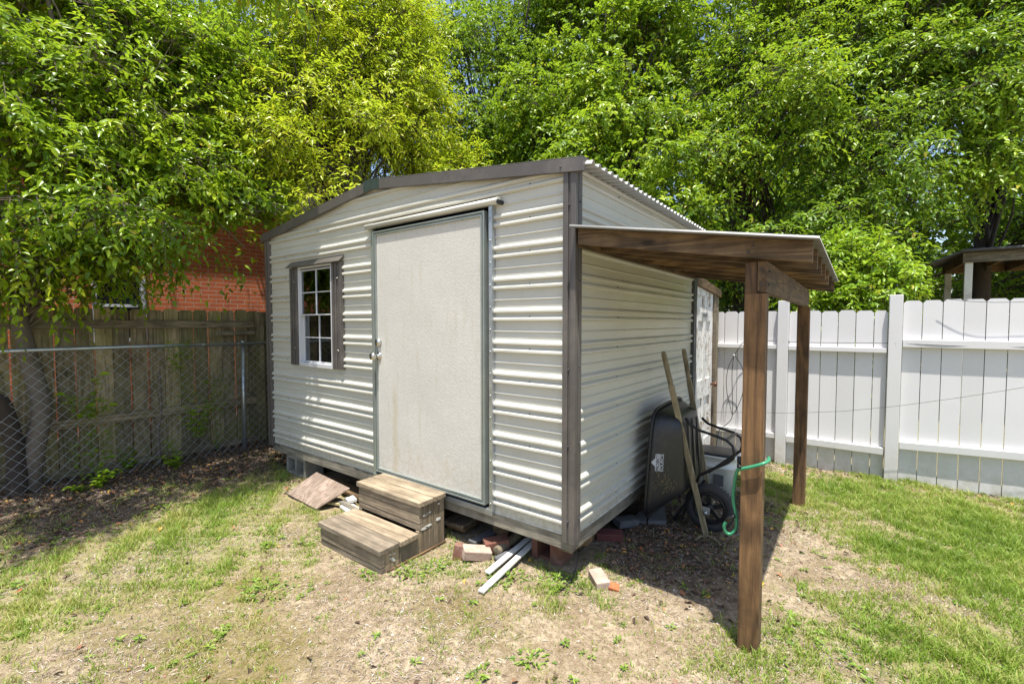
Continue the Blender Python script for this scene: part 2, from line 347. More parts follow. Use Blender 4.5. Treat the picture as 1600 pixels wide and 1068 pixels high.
def fnoise(x, y, f, k0=0):
    o = np.zeros_like(np.asarray(x, float))
    for i in range(6):
        k = _kk[(i + k0) % 14] * f * (1.5 ** (i % 3)); o = o + np.sin(k[0]*x + k[1]*y + _ph[(i + k0) % 14, 0])
    return o / 3
def gh(x, y):
    x = np.asarray(x, float); y = np.asarray(y, float)
    h = -.302 + .007*fnoise(x, y, 2.2) + .004*fnoise(x, y, 7, 3)
    h = h + .05/(1 + np.exp(-(-x - 4.1)*4)) + .015*np.exp(-((x-.95)**2 + (y-.05)**2)/.1) + .02*np.clip((y-2.6)/1, 0, 1)
    return h
def axis_coords(lo, hi, step, far):
    a = list(np.arange(lo, hi, step)); b = []; c = []; s = step; p = hi
    while p < far: b.append(p); s *= 1.35; p += s
    s = step; p = lo - step
    while p > -far: c.append(p); s *= 1.35; p -= s
    return np.array(c[::-1] + a + b)
gx = axis_coords(-5.6, 3.4, .022, 400); gy = axis_coords(-2.7, 4.0, .022, 400)
X, Y = np.meshgrid(gx, gy, indexing='ij'); nx, ny = X.shape; xf, yf = X.ravel(), Y.ravel()
Z = gh(xf, yf) + rng.normal(0, .0022, len(xf)) * (np.abs(xf) < 6) * (np.abs(yf) < 5)
mk = masks(np.clip(xf, -8, 6), np.clip(yf, -5, 9))
I = np.arange(nx*ny).reshape(nx, ny)
q = np.stack([I[:-1,:-1], I[1:,:-1], I[1:,1:], I[:-1,1:]], -1).reshape(-1, 4)
def groundmat():
    t = NT('sandy_soil'); tc = t.n('ShaderNodeTexCoord').outputs['Object']
    a = t.n('ShaderNodeAttribute', attribute_name='mask'); s = t.n('ShaderNodeSeparateXYZ', {0: a.outputs['Vector']})
    G, L, Mo = s.outputs
    n1 = t.noise(tc, 3.2, 8, .65); n2 = t.noise(tc, 26, 8, .7); n3 = t.noise(tc, 130, 4, .7); n4 = t.noise(tc, 9, 7, .7, .4)
    c = t.mix(t.ramp(n2.outputs[0], [(.3, g3(0)), (.68, g3(1))]), (.16,.115,.07), (.55,.455,.325))
    c = t.mix(t.ramp(n1.outputs[0], [(.40, g3(.7)), (.60, g3(0))]), c, (.20,.145,.085))
    c = t.mix(t.ramp(n3.outputs[0], [(.56, g3(0)), (.70, g3(.75))]), c, (.60,.53,.41))
    c = t.mix(t.ramp(n3.outputs[0], [(.33, g3(.8)), (.43, g3(0))]), c, (.13,.09,.06))
    def f(m, nz, lo, hi, k):
        z = t.math('ADD', m, t.math('MULTIPLY', t.math('SUBTRACT', nz.outputs[0], .5), k)); return t.ramp(z, [(lo, g3(0)), (hi, g3(1))])
    n5 = t.noise(tc, 60, 8, .8); c = t.mix(t.ramp(n5.outputs[0], [(.36, g3(.6)), (.47, g3(0))]), c, (.15,.105,.07))
    mc = t.mix(n2.outputs[0], (.10,.085,.025), (.26,.21,.075)); mf = t.math('MULTIPLY', f(Mo, n4, .22, .75, 1.5).outputs[0], t.ramp(n5.outputs[0], [(.40, g3(.25)), (.56, g3(.95))]).outputs[0]); c = t.mix(mf, c, mc)
    gcol = t.mix(n2.outputs[0], (.15,.165,.04), (.36,.335,.14))
    c = t.mix(t.math('MULTIPLY', f(G, n4, .35, .8, 1.5).outputs[0], .75), c, gcol)
    lcol = t.mix(t.ramp(n2.outputs[0], [(.35, g3(0)), (.65, g3(1))]), (.05,.036,.026), (.17,.13,.095))
    c = t.mix(f(L, n4, .25, .6, .8), c, lcol)
    t.set(Base_Color=c, Roughness=.95, Specular_IOR_Level=.1)
    t.bump(t.math('ADD', n2.outputs[0], t.math('MULTIPLY', n3.outputs[0], .5)), .9, .018); return t.m
g = np_mesh('ground', np.stack([xf, yf, Z], 1), q.ravel(), np.full(len(q), 4), groundmat(), None, {'mask': mk}, True)
tag(g, 'sandy yard soil with mossy patches and dark leaf mould near the fences', kind='structure')

# ------------------------------------------------------------------ shed
P = .2032; XL, XR, D = -3.66, 0.0, 2.44; ZT = 2.17; RISE = .2175
def roofz(x): return ZT + RISE * (1 - abs(x - XL/2) / 1.83)
shed = thing('storage_shed', (-1.83, 1.22, -.09), 'cream ribbed metal storage shed with brown trim, off white door and low gable roof', 'shed')
def rib_profile(z0, z1):
    zs = []
    rows = np.arange(-1, 13)
    for k in rows:
        b = 1.352 - 6*P - P + P*k
        for c0, wd, dp in ((b, .0185, .021), (b - .052, .0185, .021), (b - .130, .007, .008)):
            for u, h in ((-1.0, 0), (-.88, .62), (-.45, 1.0), (.15, .95), (.65, .45), (1.0, 0)):
                zs.append((c0 + u*wd, h*dp))
    zs = sorted(z for z in zs if z0 < z[0] < z1)
    return [(z0, 0)] + zs + [(z1, 0)]
def wall_siding(u0, u1, z0, ztop, holes, place, top=None, nu=1):
    mb = MB(); pr = rib_profile(z0, ztop)
    for (za, ha), (zb, hb) in zip(pr, pr[1:]):
        if zb - za < 1e-5: continue
        zm = (za + zb) / 2; a, b = u0, u1
        if top:
            # limits where the roof line is above zm
            h = zm - ZT
            if h > 0:
                dx = 1.83 * (1 - h / RISE)
                if dx <= .02: continue
                a, b = XL/2 - dx, XL/2 + dx
                a = max(a, u0); b = min(b, u1)
        segs = [(a, b)]
        for (h0, h1, hz0, hz1) in holes:
            if hz0 < zm < hz1:
                segs = [s for (p, q_) in segs for s in ((p, min(q_, h0)), (max(p, h1), q_)) if s[1] - s[0] > .005]
        for (p, q_) in segs:
            n = max(1, int((q_ - p) / .3))
            for i in range(n):
                ua, ub = p + (q_-p)*i/n, p + (q_-p)*(i+1)/n
                mb.add([place(ua, za, ha), place(ub, za, ha), place(ub, zb, hb), place(ua, zb, hb)], [(0,1,2,3)])
    return mb
wob = lambda u: .004*math.sin(u*2.1) + .002*math.sin(u*5.3)
front = wall_siding(XL+.03, XR-.02, 0, ZT+RISE-.005, [(-1.87,-.585,-.1,2.07), (-3.06,-2.42,.85,1.815)], lambda u, z, h: (u, -h + wob(u+z*.4), z), True)
front.build('front_wall', M['siding'], shed, normals=False)
wall_siding(.03, D-.02, 0, ZT, [], lambda u, z, h: (h + wob(u-z*.6), u, z)).build('right_wall', M['siding'], shed, normals=False)
MB().box(XL-.004, XL, .0, D, 0, ZT).build('left_wall', M['siding'], shed)
MB().box(XL, XR, D-.004, D, 0, ZT).build('back_wall', M['siding'], shed)
fl = MB().box(XL+.03, XR-.03, .03, D-.03, -.018, -.002)
fl.build('floor', M['pt_x'], shed)
# corner trims with a stepped profile
def corner(cx, cy, sx, sy):
    mb = MB()
    o = .033; wd = .083
    for (a, b, pr) in ((0, .032, o), (.032, .050, o-.010), (.050, wd, o)):
        mb.box(cx + sx*(o - a), cx + sx*(o - b), cy + sy*pr, cy - sy*.002, -.03, ZT + .012)
    for (a, b, pr) in ((0.0005, .032, o-.0004), (.032, .045, o-.010), (.045, wd, o-.001)):
        mb.box(cx + sx*pr, cx - sx*.002, cy + sy*(o - a), cy + sy*(o - b), -.029, ZT + .011)
    return mb
corner(XR, 0, 1, -1).build('corner_trim', M['brown_metal'], shed, bevel=.003)
corner(XL, 0, -1, -1).build('corner_trim', M['brown_metal'], shed, bevel=.003)
corner(XR, D, 1, 1).build('corner_trim', M['dark_metal'], shed, bevel=.003)
corner(XL, D, -1, 1).build('corner_trim', M['brown_metal'], shed, bevel=.003)
# sill
MB().box(XL, XR+.004, .0, .04, -.088, -.001).build('sill_board', M['grey_wood_x'], shed, bevel=.002)
MB().box(XR-.036, XR, .042, D, -.088, -.001).build('sill_board', M['grey_sill'], shed, bevel=.002)
MB().box(XL, XL+.036, .042, D, -.088, -.001).build('sill_board', M['grey_wood_y'], shed, bevel=.002)
MB().box(XL+.04, XR-.04, D-.04, D, -.088, -.001).build('sill_board', M['grey_wood_x'], shed, bevel=.002)
for i in range(1, 6): MB().box(XL + i*.61 - .02, XL + i*.61 + .02, .042, D-.042, -.086, -.02).build('floor_joist', M['pt_y'], shed)
for y in (.28, 1.22, 2.15): MB().box(XL+.05, XR-.05, y, y+.09, -.178, -.09).build('skid', M['pt_x'], shed)
# roof sheets, corrugated along the slope
def corr(y0, y1, pitch, amp, xa, za, xb, zb, th=.004, sub=8):
    mb = MB(); n = int((y1-y0)/pitch*sub); prof = []
    for i in range(n+1):
        y = y0 + (y1-y0)*i/n; ph = ((y - y0) / pitch) % 1
        h = max(0, math.sin(ph*2*math.pi))**.7 * amp if True else 0
        prof.append((y, h))
    m = len(prof)
    vs = [(xa, y, za+h) for y, h in prof] + [(xb, y, zb+h) for y, h in prof] + [(xa, y, za+h-th) for y, h in prof] + [(xb, y, zb+h-th) for y, h in prof]
    fs = []
    for i in range(m-1):
        fs += [(i, i+1, m+i+1, m+i), (2*m+i, 3*m+i, 3*m+i+1, 2*m+i+1), (i, 2*m+i, 2*m+i+1, i+1), (m+i, m+i+1, 3*m+i+1, 3*m+i)]
    fs += [(0, m, 3*m, 2*m), (m-1, 3*m-1, 4*m-1, 2*m-1)]
    return mb.add(vs, fs)
rm = XL/2
corr(-.018, D+.10, .082, .024, XR+.125, roofz(XR)+.004-.015, rm, ZT+RISE+.012).build('roof_sheet', M['roof_light'], shed, normals=False)
corr(-.018, D+.10, .082, .020, rm, ZT+RISE+.012, XL-.075, roofz(XL)-.005).build('roof_sheet', M['roof_light'], shed, normals=False)
for sx, xe in ((1, XR+.085), (-1, XL-.085)):
    mb = MB(); za, zb = ZT+RISE, ZT - .01
    for (y0, y1, lo, hi) in ((-.045, -.020, -.040, .034), (-.045, .03, .0345, .042)):
        vs = [(rm, y0, za+lo), (xe, y0, zb+lo), (xe, y0, zb+hi), (rm, y0, za+hi), (rm, y1, za+lo), (xe, y1, zb+lo), (xe, y1, zb+hi), (rm, y1, za+hi)]
        mb.add(vs, [(0,1,2,3),(7,6,5,4),(0,4,5,1),(1,5,6,2),(2,6,7,3),(3,7,4,0)])
    mb.build('roof_trim', M['brown_metal'], shed, bevel=.002)
mb = MB(); mb.add([(rm-.10, -.049, ZT+RISE-.052), (rm, -.049, ZT+RISE-.042), (rm+.10, -.049, ZT+RISE-.052), (rm+.10, -.049, ZT+RISE+.037), (rm, -.049, ZT+RISE+.046), (rm-.10, -.049, ZT+RISE+.037),
        (rm-.10, -.046, ZT+RISE-.052), (rm, -.046, ZT+RISE-.042), (rm+.10, -.046, ZT+RISE-.052), (rm+.10, -.046, ZT+RISE+.037), (rm, -.046, ZT+RISE+.046), (rm-.10, -.046, ZT+RISE+.037)],
       [(0,1,4,5),(1,2,3,4),(11,10,7,6),(10,9,8,7),(5,4,10,11),(4,3,9,10),(0,6,7,1),(1,7,8,2),(0,5,11,6),(2,8,9,3)])
tag(mb.build('ridge_tape', plain('tape', (.06,.085,.075), .35, .4, .35, 30, .5), shed), 'crinkled greenish foil tape over the trim joint')
# closed underside of the roof so the inside is dark
mb = MB(); mb.add([(XL,.0,ZT-.012),(rm,.0,ZT+RISE-.012),(XR,.0,ZT-.012),(XL,D,ZT-.012),(rm,D,ZT+RISE-.012),(XR,D,ZT-.012)], [(0,1,4,3),(1,2,5,4)])
mb.build('roof_deck', M['pt_y'], shed, normals=False)
# screws
sc0 = None
def screw(p, ax):
    global sc0
    if sc0 is None:
        sc0 = MB().lathe((0,0,0), (0,0,1), [(.0055,0),(.0055,.005),(.003,.008)], 6).build('screw', M['dark_metal'], None); o = sc0
    else: o = sc0.copy(); C.objects.link(o)
    o.parent = shed; o.location = Vector(p) - BASE[shed.name]; o.rotation_euler = Vector(ax).to_track_quat('Z', 'Y').to_euler(); return o
for y in (.61, 1.22, 1.83):
    for k in range(-4, 7):
        z = 1.312 - P*k
        if 0 < z < ZT-.02: screw((.006, y + random.uniform(-.01,.01), z), (1,0,0))
for x in (-.30, -1.5, -2.7, -3.3):
    for k in range(-4, 7):
        z = 1.312 - P*k
        if (-1.9 < x < -.57 and z < 2.09) or (-3.25 < x < -2.25 and .8 < z < 1.9) or not 0 < z < ZT-.02: continue
        screw((x, -.004, z), (0,-1,0))
for z in (.1, .55, 1.0, 1.5, 1.95):
    screw((-.012, -.024, z), (0,-1,0)); screw((.034, .020, z+.02), (1,0,0))
screw((-.06,-.0455,ZT-.002), (0,-1,0))
# door
x0, x1, z0, z1 = -1.80, -.66, .075, 1.985
dr = MB().box(x0, x1, -.030, -.004, z0, z1).build('door', M['door'], shed, bevel=.002)
fm = MB()
for (w0, w1, pr) in ((0, .012, .044), (.012, .022, .036), (.022, .034, .047)):
    a0, a1, b0, b1 = x0 + .012 - w1, x0 + .012 - w0, x1 - .012 + w0, x1 - .012 + w1
    fm.box(a0, a1, -pr, -.001, z0 + .012 - w0, z1 - .012 + w0); fm.box(b0, b1, -pr, -.001, z0 + .012 - w0, z1 - .012 + w0)
    fm.box(a0, b1, -pr + .0008, -.001, z1 - .012 + w0, z1 - .012 + w1); fm.box(a0, b1, -pr + .0008, -.001, z0 + .012 - w1, z0 + .012 - w0)
fm.build('door_frame', M['door_frame'], dr, bevel=.0015)
kb = MB(); kx = -1.775
kb.lathe((kx, -.030, 1.005), (0,-1,0), [(.034,0),(.034,.008),(.015,.012),(.013,.034),(.025,.042),(.030,.056),(.028,.074),(.014,.079)], 20)
kb.build('door_knob', M['chrome'], dr)
kb = MB().lathe((kx+.004, -.030, 1.115), (0,-1,0), [(.033,0),(.033,.008),(.027,.026),(.014,.029)], 20); kb.box(kx-.012, kx+.02, -.058, -.052, 1.110, 1.12)
kb.build('deadbolt', M['chrome'], dr)
hs = MB().box(-.612, -.585, -.030, 0, .02, 2.03); hs.box(-.585, -.579, -.036, 0, .02, 2.03)
for k in range(14): hs.lathe((-.599, -.030, .07 + k*.145), (0,-1,0), [(.006,0),(.006,.004),(.003,.006)], 8)
hs.build('hinge_strip', M['galv'], shed)
MB().box(-1.872, -1.845, -.026, 0, .02, 2.03).build('door_jamb', M['door_frame'], shed)
MB().box(-1.87, -.585, -.032, .0, -.012, .028).build('threshold', M['galv'], shed, bevel=.003)
mb = MB(); pts = []
prof = [(0,2.035),(-.03,2.035),(-.048,2.041),(-.056,2.054),(-.052,2.068),(-.034,2.078),(0,2.082)]
mb.prism(prof, 'x', -1.925, -.525); mb.sm = [False]*2 + [True]*(len(mb.f)-2)
mb.build('door_header', M['siding'], shed)
MB().box(-.526, -.510, -.055, 0, 2.03, 2.055).build('header_end_clip', M['black_steel'], shed)
# window
wn = MB()
for (a, b, c, d) in ((-3.03,-3.014,.855,1.812), (-2.467,-2.45,.855,1.812)): wn.box(a, b, -.030, .035, c, d)
wn.box(-3.014, -2.467, -.030, .035, 1.792, 1.812); wn.box(-3.014, -2.467, -.034, .035, .855, .892)
win = wn.build('window', M['white_paint'], shed, bevel=.002)
def sash(zb, zt, y, nm):
    s = MB(); a, b = -3.013, -2.468; t = .011
    s.box(a, a+t, y, y+.022, zb, zt); s.box(b-t, b, y, y+.022, zb, zt); s.box(a+t, b-t, y, y+.022, zb, zb+t); s.box(a+t, b-t, y, y+.022, zt-t, zt)
    xm = (a+b)/2; zm = (zb+zt)/2
    s.box(xm-.005, xm+.005, y+.005, y+.019, zb+t, zt-t); s.box(a+t, xm-.005, y+.0055, y+.0185, zm-.005, zm+.005); s.box(xm+.005, b-t, y+.0055, y+.0185, zm-.005, zm+.005)
    s.build(nm, M['white_paint'], win, bevel=.0015)
    MB().box(a+t, b-t, y+.012, y+.014, zb+t, zt-t).build('glass_pane', M['glass'], win)
sash(1.345, 1.780, -.016, 'upper_sash'); sash(.894, 1.372, .010, 'lower_sash')
MB().box(-2.93, -2.47, .045, .049, .86, 1.36).build('dark_curtain', plain('slate_cloth', (.14,.14,.18), .9, 0, .2, 4, .2), win)
MB().box(-2.68, -2.53, .035, .038, 1.37, 1.62).build('pale_sheet', plain('pale_sheet', (.42,.50,.45), .9, 0, .35, 40, .2), win)  # small pale greenish sheet behind the upper right pane
mb = MB().box(-3.3, -2.2, .55, .56, .6, 2.0); mb.build('interior_shade_panel', M['interior_shade'], win)  # added near-black panel, paints the unlit interior behind the window
for a in (-3.185, -2.447):
    s = MB(); s.box(a, a+.150, -.024, 0, .858, 1.812)
    for u in (.0, .052, .104): s.box(a+u+.002, a+u+(.030 if u != .052 else .020), -.034, -.024, .860, 1.810)
    s.box(a+.138, a+.150, -.040, -.024, .860, 1.810)
    sh = s.build('shutter', M['brown_metal'], shed, bevel=.003)
    s = MB()
    for z in (1.67, 1.03):
        for u in (.086, .098): s.lathe((a+u, -.024, z), (0,-1,0), [(.004,0),(.004,.014)], 6)
    s.build('screws', M['chrome'], sh)
s = MB(); s.add([(-3.21,0,1.875),(-2.285,0,1.875),(-2.285,-.062,1.815),(-3.21,-.062,1.815),(-3.21,0,1.868),(-2.285,0,1.868),(-2.285,-.062,1.808),(-3.21,-.062,1.808)],
      [(0,1,2,3),(7,6,5,4),(0,3,7,4),(1,5,6,2),(2,6,7,3),(0,4,5,1)])
s.build('window_cap', M['brown_metal'], shed, bevel=.001)

# ------------------------------------------------------------------ lean-to canopy
lt = thing('lean_to_canopy', (.6, 1.1, -.29), 'brown timber lean-to canopy with ribbed metal sheet on two posts beside the shed', 'canopy')
lz = lambda x: 1.815 - .168*x      # underside of the sheet
corr(-.10, 2.40, .068, .011, .03, lz(.03)+.003, 1.192, lz(1.192)+.003, .003).build('roof_sheet', M['roof_metal'], lt, normals=False)
for i, y in enumerate((-.028, .27, .58, .97, 1.38, 1.90, 2.33)):
    m_ = MB(); y1 = y + .038; xe = 1.165
    vs = [(.045,y,lz(.045)-.089),(xe,y,lz(xe)-.089),(xe,y,lz(xe)),(.045,y,lz(.045)),(.045,y1,lz(.045)-.089),(xe,y1,lz(xe)-.089),(xe,y1,lz(xe)),(.045,y1,lz(.045))]
    m_.add(vs, [(0,1,2,3),(7,6,5,4),(0,4,5,1),(1,5,6,2),(2,6,7,3),(3,7,4,0)]).build('rafter', M['pt_x'], lt, bevel=.002)
MB().box(.024, .044, .0, 2.38, lz(.04)-.10, lz(.04)-.003).build('ledger', M['pt_y'], lt, bevel=.002)
zb = lz(1.0)-.092
pst = MB().box(.90, .989, .014, .103, -.36, zb-.145); pst.box(.90, .951, .014, .103, zb-.145, zb-.001)
pst.build('post', M['pt_z'], lt, bevel=.003)
pst = MB().box(.915, 1.004, 2.25, 2.339, -.36, zb-.145); pst.box(.915, .951, 2.25, 2.339, zb-.145, zb-.001)
pst.build('post', M['pt_z'], lt, bevel=.003)
MB().box(.953, .992, .008, 2.335, zb-.142, zb-.001).build('beam', M['pt_y'], lt, bevel=.003)

for (x_, y_, z_, ax_) in ((.972,.007,zb-.04,(0,-1,0)),(.972,.007,zb-.11,(0,-1,0)),(.9925,.06,zb-.045,(1,0,0)),(.9925,.06,zb-.105,(1,0,0)),(.9925,2.29,zb-.07,(1,0,0)),(.92,-.0285,zb+.04,(0,-1,0)),(.94,-.0285,zb+.065,(0,-1,0))):
    o = sc0.copy(); C.objects.link(o); o.name = 'nail'; o.parent = lt; o.location = Vector((x_, y_, z_)) - BASE[lt.name]; o.rotation_euler = Vector(ax_).to_track_quat('Z','Y').to_euler()
# ------------------------------------------------------------------ back closet with old door
ct = thing('storage_closet', (-.5, 3.0, -.3), 'old closet with peeling white panelled door behind the metal shed', 'closet')
MB().box(-1.2, -.03, 2.49, 2.53, -.3, 1.62).box(-1.2, -.03, 3.46, 3.50, -.3, 1.60).box(-1.24, -1.2, 2.49, 3.50, -.3, 1.6).build('closet_wall', M['grey_wood_x'], ct)
d = MB(); ya, yb = 2.535, 3.235
d.box(-.045, -.012, ya, yb, -.16, 1.66)
for (p, q_, r_, s_) in ((ya, ya+.10, -.16, 1.66), (yb-.10, yb, -.16, 1.66), (ya+.30, ya+.40, -.16, 1.66)): d.box(-.012, .004, p, q_, r_, s_)
for (r_, s_) in ((-.16, .0), (.46, .66), (1.29, 1.44), (1.56, 1.66)):
    for (p, q_) in ((ya+.10, ya+.30), (ya+.40, yb-.10)): d.box(-.012, .0035, p, q_, r_, s_)
dd = d.build('door', M['peel'], ct, bevel=.004)
MB().box(.004, .010, ya+.23, ya+.47, 1.325, 1.385).build('mail_slot', M['galv'], dd, bevel=.002)
MB().box(.0105, .012, ya+.27, ya+.43, 1.34, 1.37).build('mail_slot_flap', M['slab'], dd)
MB().lathe((.004, yb-.05, .575), (1,0,0), [(.010,0),(.010,.03),(.026,.042),(.028,.06),(.014,.072)], 14).build('door_knob', plain('rusty_brown', (.12,.05,.03), .5, .3), dd)
for z in (1.50, .70): MB().box(.004, .012, ya-.0, ya+.022, z, z+.12).build('hinge', plain('red_rust', (.25,.06,.04), .8, .1), dd)
MB().box(-.06, .02, yb+.01, yb+.10, -.3, 1.60).build('door_jamb', M['grey_wood_y'], ct, bevel=.004)
MB().box(-.06, .015, yb+.10, yb+.24, -.3, 1.58).build('door_jamb', M['handle_wood'], ct, bevel=.004)
mb = MB(); mb.add([(-.02,2.49,1.66),(.035,2.49,1.66),(.035,3.50,1.575),(-.02,3.50,1.575),(-.02,2.49,1.765),(.035,2.49,1.765),(.035,3.50,1.655),(-.02,3.50,1.655)],
   [(0,1,2,3),(7,6,5,4),(0,4,5,1),(1,5,6,2),(2,6,7,3),(3,7,4,0)]); mb.build('header_board', M['pt_y'], ct, bevel=.003)
MB().bar((-.64,2.49,1.72), (-.64,3.52,1.63), 1.2, .02).build('roof_panel', M['roof_metal'], ct)

# ------------------------------------------------------------------ steps
st = thing('wooden_steps', (-1.36, -.3, -.305), 'weathered two tread wooden box steps below the shed door', 'steps')
a, b = -1.70, -1.015
for (y0, y1, z) in ((-.618,-.466,-.142), (-.460,-.308,-.142), (-.300,-.165,.060), (-.159,-.045,.060)):
    MB().box(a-.012+random.uniform(-.004,.004), b+.014+random.uniform(-.004,.004), y0, y1, z-.036, z).build('tread_board', M['step_x'], st, bevel=.004)
for (y0, z0, z1) in ((-.605,-.262,-.181), (-.602,-.315,-.266), (-.288,-.094,.021), (-.286,-.139,-.098)):
    MB().box(a, b, y0, y0+.034, z0, z1).build('riser_board', M['step_x'], st, bevel=.003)
for sx in (b-.036, a+.001):
    for (y0, y1, zt) in ((-.569,-.455,-.180), (-.452,-.292,-.180), (-.250,-.150,.022), (-.146,-.050,.022)):
        MB().box(sx, sx+.034, y0, y1, -.32, zt).build('side_board', M['step_z'], st, bevel=.003)
    MB().box(sx+.002, sx+.033, -.2915, -.2515, -.32, -.142).build('side_board', M['step_z'], st, bevel=.003)
MB().box(b+.001, b+.016, -.56, -.05, -.325, -.288).build('base_strip', M['pt_y'], st, bevel=.003)
# paint splashes
pm = plain('white_paint_splash', (.66,.65,.6), .8, 0, .15, 40, .3)
for (y, z, r_, e) in ((-.235,-.045,.006,4),(-.215,-.043,.006,4),(-.195,-.04,.006,3),(-.24,-.135,.008,4),(-.205,-.13,.009,4),(-.11,-.115,.011,2.2),(-.105,-.006,.007,1.3),(-.53,-.20,.005,1.2),(-.50,-.205,.005,1.3),(-.51,-.235,.009,1.3),(-.50,-.25,.007,1.4),(-.53,-.225,.005,1.2)):
    n = 10; c = [(b+.0012 if True else 0, y + e*r_*math.cos(2*math.pi*k/n)*random.uniform(.8,1.1), z + r_*math.sin(2*math.pi*k/n)*random.uniform(.8,1.15)) for k in range(n)]
    MB().add([(p[0]-.0022, p[1], p[2]) for p in c] + [(p[0], p[1], p[2]) for p in c], [tuple(range(n)), tuple(range(2*n-1, n-1, -1))] + [(i, i+n, (i+1) % n+n, (i+1) % n) for i in range(n)]).build('paint_splash', pm, st)

# ------------------------------------------------------------------ wheelbarrow
wb = thing('wheelbarrow', (.3, 1.3, -.3), 'black wheelbarrow stood on its nose with wooden handles up against the shed wall', 'wheelbarrow')
def quadmap(cs, u, v):
    a_, b_, c_, d_ = [Vector(c) for c in cs]   # (u,v) = (-1,-1),(1,-1),(1,1),(-1,1)
    return (a_*(1-u)*(1-v) + b_*(1+u)*(1-v) + c_*(1+u)*(1+v) + d_*(1-u)*(1+v)) / 4
rim = [(.115,.87,-.17), (.115,1.58,-.17), (.13,1.72,.64), (.13,.98,.62)]
base = [(.335,1.09,.0), (.335,1.47,.0), (.295,1.62,.57), (.295,1.08,.56)]
def loop(t, ex, s=1.0, n=40):
    o = []
    for k in range(n):
        a_ = 2*math.pi*k/n; c_, s_ = math.cos(a_), math.sin(a_)
        u = math.copysign(abs(c_)**(2/ex), c_)*s; v = math.copysign(abs(s_)**(2/ex), s_)*s
        o.append(quadmap(rim, u, v)*(1-t) + quadmap(base, u, v)*t)
    return o
lay = [loop(0, 7, 1.0), loop(.25, 7, .995), loop(.55, 7, .985), loop(.85, 7, .975), loop(.95, 6, .955), loop(1.0, 6, .90), loop(1.0, 6, .5)]
vs = [p for l in lay for p in l]; n = 40
vs.append(sum(lay[-1], Vector((0,0,0)))/n)
fs = [(i*n+k, i*n+(k+1) % n, (i+1)*n+(k+1) % n, (i+1)*n+k) for i in range(len(lay)-1) for k in range(n)] + [((len(lay)-1)*n+k, (len(lay)-1)*n+(k+1) % n, len(vs)-1) for k in range(n)]
mb = MB().add(vs, fs, True); tray = mb.build('tray', M['black_plastic'], wb)
sol = tray.modifiers.new('thick', 'SOLIDIFY'); sol.thickness = .006; sol.offset = -1
rl = loop(-.02, 7, 1.01); mb = MB().tube(rl + [rl[0]], .011, 8, False); mb.build('rim', M['black_steel'], tray)
for (y, yy) in ((1.18, 1.2), (1.30, 1.31), (1.42, 1.43)):
    MB().bar((.36, y, .06), (.323, yy, .53), .035, .014, (1,0,0)).build('tray_rib', M['black_plastic'], tray, bevel=.004)
# handles
def handle(p0, p1):
    p0, p1 = Vector(p0), Vector(p1); d_ = p1 - p0; L = d_.length; d_.normalize()
    mb = MB().tube([p0, p0 + d_*(L-.27), p0 + d_*(L-.25)], [.025, .027, .021], 4, True, False, math.pi/4+.1)
    mb.tube([p0 + d_*(L-.255), p0 + d_*(L-.2), p0 + d_*(L-.03), p0 + d_*L], [.0185, .0195, .0195, .013], 12)
    return mb.build('handle', M['handle_wood'], wb, bevel=.002)
handle((.462,1.205,-.30), (.155,1.11,1.058)); handle((.462,1.42,-.28), (.150,1.645,1.052))
ln = [(.315,1.150,.565),(.345,1.15,.525),(.41,1.15,.485),(.50,1.15,.466),(.60,1.15,.440),(.643,1.15,.405),(.656,1.15,.355),(.648,1.15,.315),(.615,1.15,.28),(.50,1.155,.205),(.415,1.17,.14),(.40,1.175,.09)]
lf = [(.335,1.54,.50),(.386,1.52,.465),(.48,1.5,.445),(.58,1.5,.425),(.632,1.5,.39),(.645,1.5,.34),(.634,1.5,.29),(.58,1.5,.24),(.464,1.48,.135),(.41,1.45,.09)]
for l in (ln, lf): MB().tube(l, .0105, 8).build('leg', M['black_steel'], wb)
MB().bar((.60,1.15,.44), (.60,1.5,.425), .030, .005).build('leg_brace', M['black_steel'], wb)
MB().bar((.39,1.19,.03), (.22,1.24,-.26), .02, .006, (0,1,0)).bar((.39,1.43,.03), (.24,1.40,-.26), .02, .006, (0,1,0)).bar((.22,1.22,-.26), (.24,1.42,-.26), .02, .02).build('nose_guard', M['black_steel'], wb)
wc = Vector((.465, 1.30, -.128))
prof = [(.115,-.028),(.135,-.040),(.158,-.040),(.172,-.028),(.178,-.010),(.178,.010),(.172,.028),(.158,.040),(.135,.040),(.115,.028)]
wh = MB().lathe(wc, (0,1,0), prof, 40, True, True)
for k in range(40):
    a_ = 2*math.pi*k/40; rr = Vector((math.cos(a_),0,math.sin(a_)))
    for s_ in (-1, 1): wh.bar(wc + rr*.160 + Vector((0,s_*.034,0)), wc + rr*.178 + Vector((0,s_*.020,0)), .012, .006, (0,1,0))
ty = wh.build('wheel', M['rubber'], wb)
rm_ = MB().lathe(wc, (0,1,0), [(.100,-.030),(.118,-.030),(.118,.030),(.100,.030)], 32, True, True).lathe(wc, (0,1,0), [(.018,-.04),(.034,-.036),(.034,.036),(.018,.04)], 18)
for k in range(5):
    a_ = 2*math.pi*k/5 + .4; rr = Vector((math.cos(a_),0,math.sin(a_))); rm_.bar(wc + rr*.03, wc + rr*.105, .030, .030, (0,1,0))
rm_.build('wheel_rim', M['black_steel'], ty)
MB().lathe(wc, (0,1,0), [(.009,-.13),(.009,.13)], 10).lathe(wc - Vector((0,.13,0)), (0,-1,0), [(.016,0),(.016,.008),(.009,.012)], 6).box(.435,.49,1.188,1.194,-.145,-.09).build('axle', M['galv'], wb)
